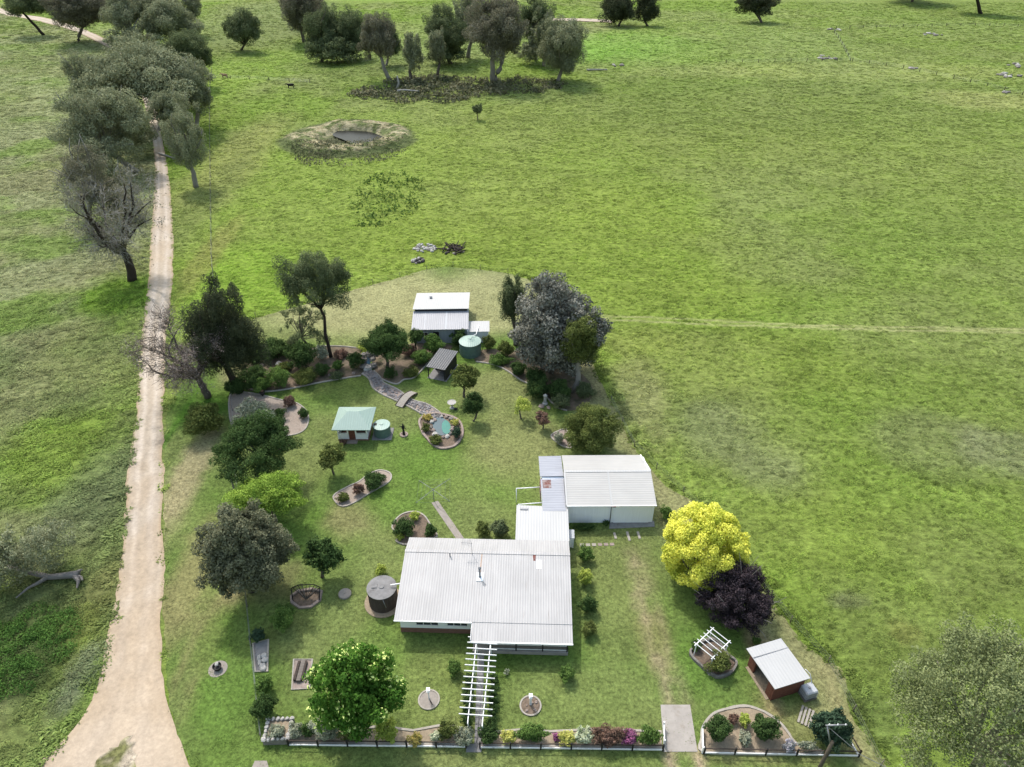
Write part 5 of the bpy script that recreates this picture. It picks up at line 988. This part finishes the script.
for lb, px in (('pale kerb along the lawn edge of the left back bed', [(248, 388), (262, 392), (288, 389.5), (317, 383.5), (345, 378.5), (361, 376)]), ('pale kerb curving round the mulched bed by the slatted shelter', [(381, 379), (396, 384.5), (404, 380), (414, 378), (424, 368), (432, 358)]), ('long curved pale kerb between the back lawn and silver leaved tree', [(476, 362), (494, 365), (508, 371.5), (520, 380), (532, 386), (543, 394), (551, 402), (558, 408), (567, 411)]), ('short kerb at the back of the left back bed', [(318, 347), (330, 346.5), (345, 347), (358, 348.5)])):
    P_ = catmull(world(px), 5, False); c_ = P_[0]; tag(MB().tube([(p[0] - c_[0], p[1] - c_[1], .08) for p in P_], .13, .13, 6).build('bed_kerb', M_kerb, None, (c_[0], c_[1], 0)), lb, 'kerb')
bed('gravel bed with a rounded kerbed end above the ragged dark tree', [(231, 394), (248, 393), (264, 396), (282, 400.5), (298, 404), (307.5, 413), (308, 424), (302, 432), (288, 436), (264, 438), (240, 440), (230, 418)], M_gravel)
bed('long narrow kidney shaped bed on the middle lawn', [(333.5, 499), (336, 494), (348, 487), (359, 482), (370, 474), (381, 470.5), (390.5, 474), (389, 482), (372, 492), (352, 504), (341, 506.5)], M_gravel)
bed('mulched bed with rocks at the back left corner of the farmhouse', [(396, 541), (402, 536), (392, 528), (400, 516), (414, 512), (424, 516), (431, 526), (437, 537), (420, 540), (406, 545)], M_mulch)
bed('small stone edged bed at the foot of the dark olive pine', [(551, 437), (557, 432), (566, 430), (570, 442), (571, 448), (562, 446)], M_stonep)
bed('long planted bed behind the white front fence', [(288, 744), (288, 735), (310, 727), (345, 727), (390, 728), (413, 731), (440, 726), (455, 727), (466, 734), (466, 745.5), (400, 744.5)], M_soil, wd=.2, smooth_n=0)
bed('planted bed behind the front fence from the gate path to the driveway', [(482, 746), (482, 733), (500, 732), (520, 730), (550, 732), (590, 730), (630, 731), (661, 732), (661.5, 748.5)], M_soil, wd=.2, smooth_n=0)
bed('half round corner bed with a curved stone kerb right of the driveway', [(703, 752), (701.5, 738), (703, 727), (712, 715), (726, 709.5), (744, 706.5), (760, 710.5), (776, 720), (787, 732), (794, 742), (806, 748), (822, 752), (800, 754.5), (750, 754)], M_soil, wd=.22)
bed('low stone ring bed around the arbour nook', [(690, 652), (700, 666), (710, 674), (718, 678), (730, 674), (736, 664), (728, 656), (712, 640)], M_mulch, M_stone, wd=.2, h=.3)
bed('narrow stone edged side bed with white stones', [(253, 644), (255.5, 672), (267.5, 672), (268.5, 640)], M_conc2, smooth_n=0)
for k in range(7): rr = random.Random(k); b = G(258.5 + rr.uniform(0, 7), 657 + 2 * k); tag(MB().rock((0, 0, .22), rr.uniform(.18, .3), .6, k).build('white_stone', M_stonew, None, (b[0], b[1], 0)), 'white stone in the heap on the narrow side bed', 'stone', 'white stones of the side bed')
o = bed('rectangular gravel patch with old dark planks on it', [(292, 690), (309.5, 689), (312.5, 660), (294, 660)], M_stonep, M_kerb, smooth_n=0, wd=.14)
for k, (a, y0, y1, w_) in enumerate(((297.5, 663, 682, .12), (301.5, 662, 683, .2), (304.5, 663, 682, .10))):
    p0, p1 = G(a - .6, y1), G(a + .6, y0); x, y = (p0[:2] + p1[:2]) / 2; L = p1[1] - p0[1]
    tag(MB().box(-w_, w_, -L / 2, L / 2, 0, .32).build('old_plank', (M_timberd, M_timber, M_timberd)[k], None, (x, y, .07), bevel=.02), ('dark narrow sleeper, leftmost on the gravel patch', 'grey wide sleeper between two dark ones on the gravel patch', 'dark narrow sleeper, rightmost on the gravel patch')[k], 'sleeper')
# timber fan frame in its half round bed
o = bed('half round brick edged bed holding a timber fan frame', [(291.5, 597), (292, 603), (300, 608.5), (311, 607.5), (320, 601), (322, 592), (312, 590), (298, 592)], M_mulch, M_stonep, wd=.25, h=.2, smooth_n=0)
b = G(306, 603); o = thing('fan_frame', 'dark timber fan shaped frame standing over the half round bed', 'garden frame', (b[0], b[1], .1))
for k, a in enumerate(np.linspace(-1.3, 1.3, 9)): tube('spoke', M_timber if k % 2 else M_timberd, o, [(.05 * math.sin(a), .3, .1), (1.45 * math.sin(a), .9 + .25 * math.cos(a), 1.0 + .5 * math.cos(a))], .05, .035, 6)
for s in (-1, 1): tube('post', M_dark, o, [(1.35 * s, .15, 0), (1.45 * s, .75, 1.25)], .06, .05, 6)
tube('top_bar', M_dark, o, [(-1.45, .75, 1.25), (-.8, 1.0, 1.45), (.8, 1.05, 1.5), (1.5, .85, 1.3)], .05, .05, 6)

# pond, creek, bridge, waterfall
o = bed('rock rimmed garden pond bed on the lawn below the bridge', [(420, 420), (422, 432), (428, 440), (434, 446), (443, 449), (455, 446), (462, 437), (462, 427), (457, 420), (447, 416), (434, 414)], M_mulch, M_stonep, wd=.3, h=.2, name='pond_bed')
structure(MB().slab([(*p, .13) for p in catmull(world([(433, 421), (434, 432), (439, 436), (447, 435), (451, 431), (449, 424), (443, 418.5), (437, 417.5)]), 4)], .05).build('pond_water', M_water))
structure(MB().slab([(*p, .16) for p in catmull(world([(442.0, 425), (443.0, 433), (448, 434.5), (451, 430), (449.5, 424), (445.5, 421)]), 4)], .03).build('pond_shallow_water', M_turq))
rr = random.Random(8)
for k in range(16):
    a = k / 16 * 6.283; b = G(442.5 + 10.5 * math.cos(a) + rr.uniform(-1, 1), 427.5 - 10.5 * math.sin(a) + rr.uniform(-1, 1)); tag(MB().rock((0, 0, .16), rr.uniform(.22, .42), .6, k).build('pond_rock', (M_stonep, M_stonew, M_stone)[k % 3], None, (b[0], b[1], .03)), 'rounded rock on the rim of the garden pond', 'rock', 'rocks around the pond')
CR_L = [(362, 374), (369, 379), (373, 388), (383, 395), (394, 400), (408, 406.5), (420, 413), (430, 418)]; CR_R = [(374, 371), (380, 377), (384, 383), (398, 390), (412, 400), (427, 404.5), (440, 413), (442, 417)]
cl, cr = world(CR_L), world(CR_R)
structure(MB().slab([(*p, .05) for p in catmull(cl, 4, False) + catmull(cr, 4, False)[::-1]], .05).build('creek_bed_ground', M_stonep))
rk = MB(); L_, R_ = np.array(catmull(cl, 8, False)), np.array(catmull(cr, 8, False)); rr = random.Random(21)
for k in range(420):
    i = rr.randrange(len(L_)); u = rr.uniform(.08, .92); p = L_[i] * (1 - u) + R_[i] * u; rk.rock((p[0] + rr.uniform(-.2, .2), p[1] + rr.uniform(-.2, .2), .09), rr.uniform(.08, .24), .7, k)
tag(rk.build('creek_stones', mat('river_stones', look(176, 170, 168), .9, .45, .9, .3)), 'grey river stones filling the dry creek bed', 'stones', kind='stuff')
for nm, line in (('lawn side kerb along the left of the stone creek', cl), ('kerb along the right of the stone creek', cr)):
    c = catmull(line, 5, False); mb = MB(); mb.tube([(p[0], p[1], .08) for p in c], .13, .13, 6); tag(mb.build('creek_kerb', M_kerb), nm, 'kerb')
p0, p1 = G(399, 406, .2), G(414, 391.5, .2); v = p1 - p0; L = float(np.hypot(v[0], v[1])); BR = thing('footbridge', 'small arched timber footbridge over the stone creek', 'bridge', ((p0[0] + p1[0]) / 2, (p0[1] + p1[1]) / 2, 0), math.atan2(v[1], v[0]))
arch = lambda t: .15 + .45 * math.sin(math.pi * t)
dk = MB(); N_ = 18
for k in range(N_): t0, t1 = k / N_, (k + .86) / N_; dk.add([(L * (t0 - .5), -.55, arch(t0)), (L * (t1 - .5), -.55, arch(t1)), (L * (t1 - .5), .55, arch(t1)), (L * (t0 - .5), .55, arch(t0)), (L * (t0 - .5), -.55, arch(t0) - .06), (L * (t1 - .5), -.55, arch(t1) - .06), (L * (t1 - .5), .55, arch(t1) - .06), (L * (t0 - .5), .55, arch(t0) - .06)], [(0, 1, 2, 3), (7, 6, 5, 4), (0, 4, 5, 1), (1, 5, 6, 2), (2, 6, 7, 3), (3, 7, 4, 0)])
dk.build('deck', M_kerb, BR)
for s in (-.6, .6): MB().tube([(L * (t - .5), s, arch(t) - .02) for t in np.linspace(0, 1, 12)], .08, .08, 6).build('side_beam', M_timberd, BR)
b = G(368, 370); o = thing('rock_waterfall', 'stacked grey rock waterfall at the head of the stone creek', 'waterfall', (b[0], b[1], 0))
rr = random.Random(5)
for k, (x, y, z, s) in enumerate(((-.7, .6, .4, .7), (.7, .7, .4, .7), (-.6, 1.4, .9, .7), (.5, 1.5, 1.0, .7), (0, 2.0, 1.5, .7), (-.9, 2.2, 1.2, .6), (.9, 2.3, 1.3, .6), (0, .2, .2, .8))): MB().rock((x, y, z), s, .7, k + 40).build('rock', M_stonew if k == 7 else M_stone, o)
slab('water_sheet', M_water, o, [(-.3, .75, .55), (.3, .75, .55), (.3, 1.5, 1.3), (-.3, 1.5, 1.3)], .05)
for k, (px, py, s) in enumerate(((256, 362, .7), (279, 365, .55), (291, 368, .5), (284, 373, .4), (262, 366, .4), (354, 374, .35), (330, 376, .35))):
    b = G(px, py); tag(MB().rock((0, 0, s * .3), s, .7, k + 70).build('garden_rock', M_stonew if k < 4 else M_stonep, None, (b[0], b[1], .05)), ('large white rock at the foot of the sheoak', 'white rock beside the dark shrubs of the left back bed', 'pale rock under the round dark shrub', 'small pale rock above the bright green mound', 'small pinkish rock next to the large white one', 'small rock left of the waterfall foot', 'small rock at the lawn edge below the leaning gum')[k], 'rock')

# ---------------------------------------------------------------- front fence, planter, gate wing, wire fences, pole
def front_fence(label, a, b, step, ends=True):
    p, q = G(*a), G(*b); v = q - p; L = float(np.hypot(v[0], v[1])); o = thing('front_fence', label, 'fence', (p[0], p[1], 0), math.atan2(v[1], v[0])); n = max(round(L / step), 1)
    for k in range(n + 1): x = L * k / n; box('post', M_dark, o, x - .06, x + .06, -.06, .06, 0, 1.05)
    for k in range(n):
        x0, x1 = L * k / n + .065, L * (k + 1) / n - .065; box('plank', M_white, o, x0, x1, -.03, .03, .12, .30); box('rail', M_timberd, o, x0, x1, -.035, .035, .86, .94)
front_fence('low fence of black posts and white planks left of the front gate path', (289, 746), (466, 748), 2.5)
front_fence('low fence of black posts and white planks from the gate path to the driveway', (480, 748.5), (662.5, 751), 2.5)
front_fence('low fence of black posts and white planks right of the driveway', (703.5, 754), (858, 757), 2.6)
front_fence('short side fence of dark posts running back from the right corner', (858, 757), (847, 738), 2.0)
for (a, b, c_, lb) in ((663.5, 746, 728, 'white gate wing on the left of the driveway'), (702, 753, 731, 'white gate wing on the right of the driveway')):
    p, q = G(a, b), G(a - .5, c_); v = q - p; L = float(np.hypot(v[0], v[1])); o = thing('gate_wing', lb, 'gate', (p[0], p[1], 0), math.atan2(v[1], v[0]))
    box('board', M_white, o, 0, L, -.04, .04, .1, .75); box('post', M_white, o, L - .06, L + .06, -.06, .06, 0, 1.0); box('post', M_white, o, -.06, .06, -.06, .06, 0, 1.0)
p = G(277, 745); o = thing('stone_planter', 'square raised planter of pale stones at the left end of the front fence', 'planter', (p[0], p[1], 0), R(2))
for k, (x0, x1, y0, y1) in enumerate(((-1.12, 1.12, 0, .25), (-1.12, 1.12, 1.75, 2.0), (-1.12, -.87, .255, 1.745), (.87, 1.12, .255, 1.745))): box('wall', M_stone, o, x0, x1, y0, y1, 0, .75, bevel=.03)
rr = random.Random(2)
for k in range(20):
    t = k / 20 * 4; s = int(t); f = t - s; x, y = ((-1 + 2 * f, .12), (1, .12 + 1.76 * f), (1 - 2 * f, 1.88), (-1, 1.88 - 1.76 * f))[s]; MB().rock((x, y, .8), rr.uniform(.15, .22), .6, k).build('cap_stone', M_stonew, o)
box('soil', M_soil, o, -.86, .86, .26, 1.74, 0, .65)
def wire_fence(label, px, step, h=1.1, pm=None, wires=3, rad=.045):
    P = [G(*p) for p in px]; o = thing('wire_fence', label, 'fence', P[0]); b0 = P[0]; L = [0]
    for a, b in zip(P[:-1], P[1:]): L.append(L[-1] + float(np.linalg.norm(b[:2] - a[:2])))
    n = min(max(int(L[-1] / step), 2), 95); pts = []
    for k in range(n + 1):
        d = L[-1] * k / n; x = np.interp(d, L, [p[0] for p in P]); y = np.interp(d, L, [p[1] for p in P]); z = float(hz(x, y)); pts.append(np.array([x, y, z]) - b0)
    for p in pts: tube('post', pm or M_timber, o, [p, p + np.array([0, 0, h])], rad, rad * .9, 6)
    for w_ in range(wires): MB().tube([p + np.array([0, 0, h * (w_ + 1) / (wires + .3)]) for p in pts], .012, .012, 3).build('wire', M_steel, o)
wire_fence('thin wire fence with grey posts along the left side of the yard', [(262, 740), (251, 640), (243, 560), (236, 470), (232, 392)], 4.5)
wire_fence('thin wire fence along the back of the yard toward the sheoak', [(508, 273), (447, 266.5), (390, 280), (345, 292), (256, 318)], 5)
wire_fence('thin wire fence on the right side of the yard', [(880, 767), (862, 740), (846, 690), (826, 660), (779, 611), (735, 545), (694, 503), (637, 452), (611, 402)], 4.5)
wire_fence('paddock fence curving across the upper right hillside', [(726, 63), (800, 62), (850, 61), (900, 68), (960, 80), (1060, 104)], 6, pm=M_timberd, rad=.11, h=1.3)
wire_fence('distant fence along the top right of the hillside', [(836, 29), (900, 27), (960, 26), (1060, 28)], 7, pm=M_timberd, rad=.13, h=1.3)
wire_fence('short dark fence joining the two hillside fences', [(834, 34), (850, 61)], 7, pm=M_timberd, rad=.13, h=1.3)
wire_fence('fence across the paddock behind the black cow', [(212, 78), (260, 80), (310, 83)], 7, pm=M_timberd, rad=.11, h=1.2)
wire_fence('long roadside fence between the road and the green paddock', [(212, 70), (210, 130), (211, 200), (212, 262), (216, 300)], 6, pm=M_timber, rad=.07)
b = G(234.5, 490); tag(MB().tube([(0, 0, 0), (0, 0, 2.0)], .12, .11, 8).build('strainer_post', M_barkw, None, (b[0], b[1], 0)), 'pale thick fence post standing in front of the lime green tree', 'post')
t_ = G(832.5, 742, 6.5); PP = thing('power_pole', 'timber power pole with a grey steel bracket at the lower right', 'power pole', (t_[0], t_[1], 0))
tube('pole', mat('pole_timber', look(112, 102, 88), .9, .3, 1.5, .5, stretch=(3, 3, .4)), PP, [(0, 0, -.2), (0, 0, 6.5)], .17, .13, 12)
br_ = G(827, 725.5, 7.6) - t_; tube('riser', M_steel, PP, [(0, 0, 6.0), (br_[0], br_[1], 7.6)], .07, .06, 8); ca = tube('crossarm', M_steel, PP, [(br_[0] - .1, br_[1], 7.6), (br_[0] + 1.55, br_[1] + .05, 7.6)], .07, .07, 8)
for x in (.15, .8, 1.4): MB().lathe([(.05, 0), (.06, .05), (.04, .08), (.06, .12), (.02, .18)], 8).build('insulator', M_white, ca, (br_[0] + x, br_[1], 7.66))
e = G(886, 772, 5.0) - np.array([t_[0], t_[1], 0]); MB().tube([(br_[0], br_[1], 7.55), (e[0] * .5, e[1] * .5, 6.1), (e[0] * 1.6, e[1] * 1.6, 4.9)], .025, .025, 5).build('wire', M_steel, PP)

# ---------------------------------------------------------------- fallen trunk, rubble, rocks, cattle, dam water
b = G(50, 582); o = thing('fallen_tree', 'fallen bleached tree trunk with forked roots lying in the left paddock', 'fallen tree', (b[0], b[1], .1))
def lp(px, py, z): q = G(px, py, z) - np.array([b[0], b[1], .1]); return q
MB().tube([lp(79, 574, .5), lp(66, 575.5, .5), (lp(50, 577, .5)), lp(28, 572, .7), lp(5, 567, .7)], .40, .2, 10).build('trunk', M_logg, o, smooth_=True)
rt = MB(); rt.tube([lp(75, 575, .5), lp(79, 571, .8), lp(82, 569.5, 1.1)], .3, .08, 6); rt.tube([lp(75, 576, .5), lp(78.5, 581, .6), lp(77, 588, .3)], .28, .09, 6); rt.tube([lp(76, 576, .5), lp(81, 577, .5), lp(82.5, 580, .9)], .24, .07, 6); rt.build('roots', M_logg, o)
lb_ = MB(); lb_.tube([lp(48, 577, .5), lp(38, 583, .5), lp(28, 588, .6), lp(16, 598, .6)], .24, .07, 7); lb_.tube([lp(20, 572, .7), lp(12, 562, 1.0), lp(4, 552, 1.2)], .2, .05, 6); lb_.tube([lp(12, 568, .7), lp(6, 562, .8), lp(-8, 566, .9)], .18, .05, 6); lb_.build('limbs', M_logg, o)
def pile(name, label, px, py, rpx, n, s, m, cat, flat=.6, seed=1, long_=False):
    b = G(px, py); rr = random.Random(seed); r = rpx / pxm(b); o = thing(name, label, cat, b)
    for k in range(n):
        a, q = rr.uniform(0, 6.283), math.sqrt(rr.random()); x, y = r * q * math.cos(a), r * q * math.sin(a)
        if long_ and k % 2: d = rr.uniform(0, 3.14); MB().tube([(x, y, .3), (x + 2.2 * math.cos(d), y + 2.2 * math.sin(d), rr.uniform(.3, 1.0))], .16, .1, 6).build('log', M_barkd if k % 4 else M_twigw, o)
        else: MB().rock((x, y, s * .3), s * rr.uniform(.5, 1.2), flat, seed * 50 + k).build('rock', m[k % len(m)], o)
pile('rubble_pile', 'pale stone rubble heap, upper one in the paddock behind the shed', 425, 249, 11, 40, .42, (M_stonew, M_stone, M_stonew), 'rubble', seed=2)
pile('rubble_pile', 'small pale rubble heap with dark debris, lower of two', 418, 261, 6, 18, .42, (M_stonew, M_stone, M_dark), 'rubble', seed=3)
pile('debris_heap', 'dark heap of old timber and stones beside the pale rubble', 453, 251, 11, 34, .4, (M_dark, M_stone, M_timberd), 'debris', seed=4, long_=True)
for k, (px, py, rp, n, lb) in enumerate(((826, 58, 10, 12, 'low grey rock outcrop on the hillside fence line'), (834, 30, 7, 8, 'grey rocks at the junction of the hillside fences'), (931, 35, 10, 9, 'flat grey rocks in the upper right paddock'), (1008, 76, 11, 10, 'grey rock outcrop at the right edge below the fence'), (1016, 66, 9, 7, 'grey rocks at the right edge just above the larger outcrop'), (914, 69, 4, 4, 'single cluster of grey boulders along the hillside fence'), (1007, 93, 4, 3, 'pale boulders on the straw coloured slope'), (618, 66, 5, 3, 'pair of pale rocks in the bright green far paddock'))):
    pile('rock_outcrop', lb, px, py, rp, n, .95, (M_stone, M_stonew, M_stone), 'rocks', .4, 60 + k)
b = G(596, 71); tag(MB().tube([(-3.5, 0, .4), (0, .1, .45), (4.2, .3, .4)], .35, .25, 8).build('fallen_log', M_twigw, None, b), 'grey fallen log lying right of the drooping far gum', 'log')
b = G(397, 90); tag(MB().tube([(0, 0, .3), (.8, .3, 2.2), (.4, .2, 4.6)], .5, .2, 8).build('dead_stump', M_twigw, None, b, smooth_=True), 'white dead stump standing in the brush patch', 'stump')
b = G(405, 94); tag(MB().tube([(-2.5, 0, 1.0), (0, .4, 1.2), (5, -.4, 1.0)], .4, .2, 8).build('fallen_log', M_twigw, None, b), 'bleached log lying beside the white dead stump', 'log')
b = G(170, 158); tag(MB().tube([(-3.5, 2.0, .6), (0, 0, .35), (3.2, -2.4, .3)], .30, .12, 8).build('fallen_branch', M_twigw, None, b), 'bleached fallen branch at the right edge of the road under gums', 'branch')
def cow(label, px, py, rz, m):
    b = G(px, py); o = thing('cow', label, 'cow', b, rz); mb = MB()
    prof = [(-1.15, 1.05, .12), (-1.0, 1.12, .30), (-.6, 1.08, .42), (0, 1.02, .46), (.5, 1.05, .43), (.8, 1.15, .34), (1.1, 1.28, .22), (1.35, 1.35, .17)]
    vs = []; n = 12
    for x, z, r in prof: vs += [(x, r * .72 * math.cos(2 * math.pi * k / n), z + r * math.sin(2 * math.pi * k / n)) for k in range(n)]
    fs = [(i * n + k, (i + 1) * n + k, (i + 1) * n + (k + 1) % n, i * n + (k + 1) % n) for i in range(len(prof) - 1) for k in range(n)] + [tuple(range(n)), tuple(range(len(prof) * n - 1, (len(prof) - 1) * n - 1, -1))]
    mb.add(vs, fs); mb.tube([(1.25, 0, 1.32), (1.5, 0, 1.38), (1.75, 0, 1.22), (1.9, 0, 1.1)], .2, .10, 10)
    for s in (-1, 1):
        mb.tube([(.75, .2 * s, 1.0), (.74, .21 * s, .55), (.76, .21 * s, .3), (.75, .21 * s, 0)], .15, .07, 8); mb.tube([(-.85, .2 * s, 1.05), (-.75, .22 * s, .7), (-.98, .22 * s, .45), (-.9, .22 * s, 0)], .19, .07, 8)
        mb.tube([(1.42, .12 * s, 1.5), (1.4, .34 * s, 1.52)], .07, .03, 6)
    mb.tube([(-1.15, 0, 1.3), (-1.3, 0, 1.0), (-1.28, 0, .55)], .05, .03, 6)
    mb.build('body', m, o, smooth_=True)
cow('black cow standing in the green paddock above the dam', 291, 88, R(185), M_cow)
cow('black cow in the shade beside the dark roadside tree', 210, 82, R(10), M_cow)
cow('tan cow lit by the sun right of the shaded black cow', 225, 78, R(170), M_cowt)
structure(MB().slab([(p[0], p[1], -.30) for p in catmull(world([(333, 136), (344, 142), (368, 144), (390, 141.5), (397, 136), (382, 130.5), (354, 129.5)]), 4)], .05).build('dam_water', M_damw))
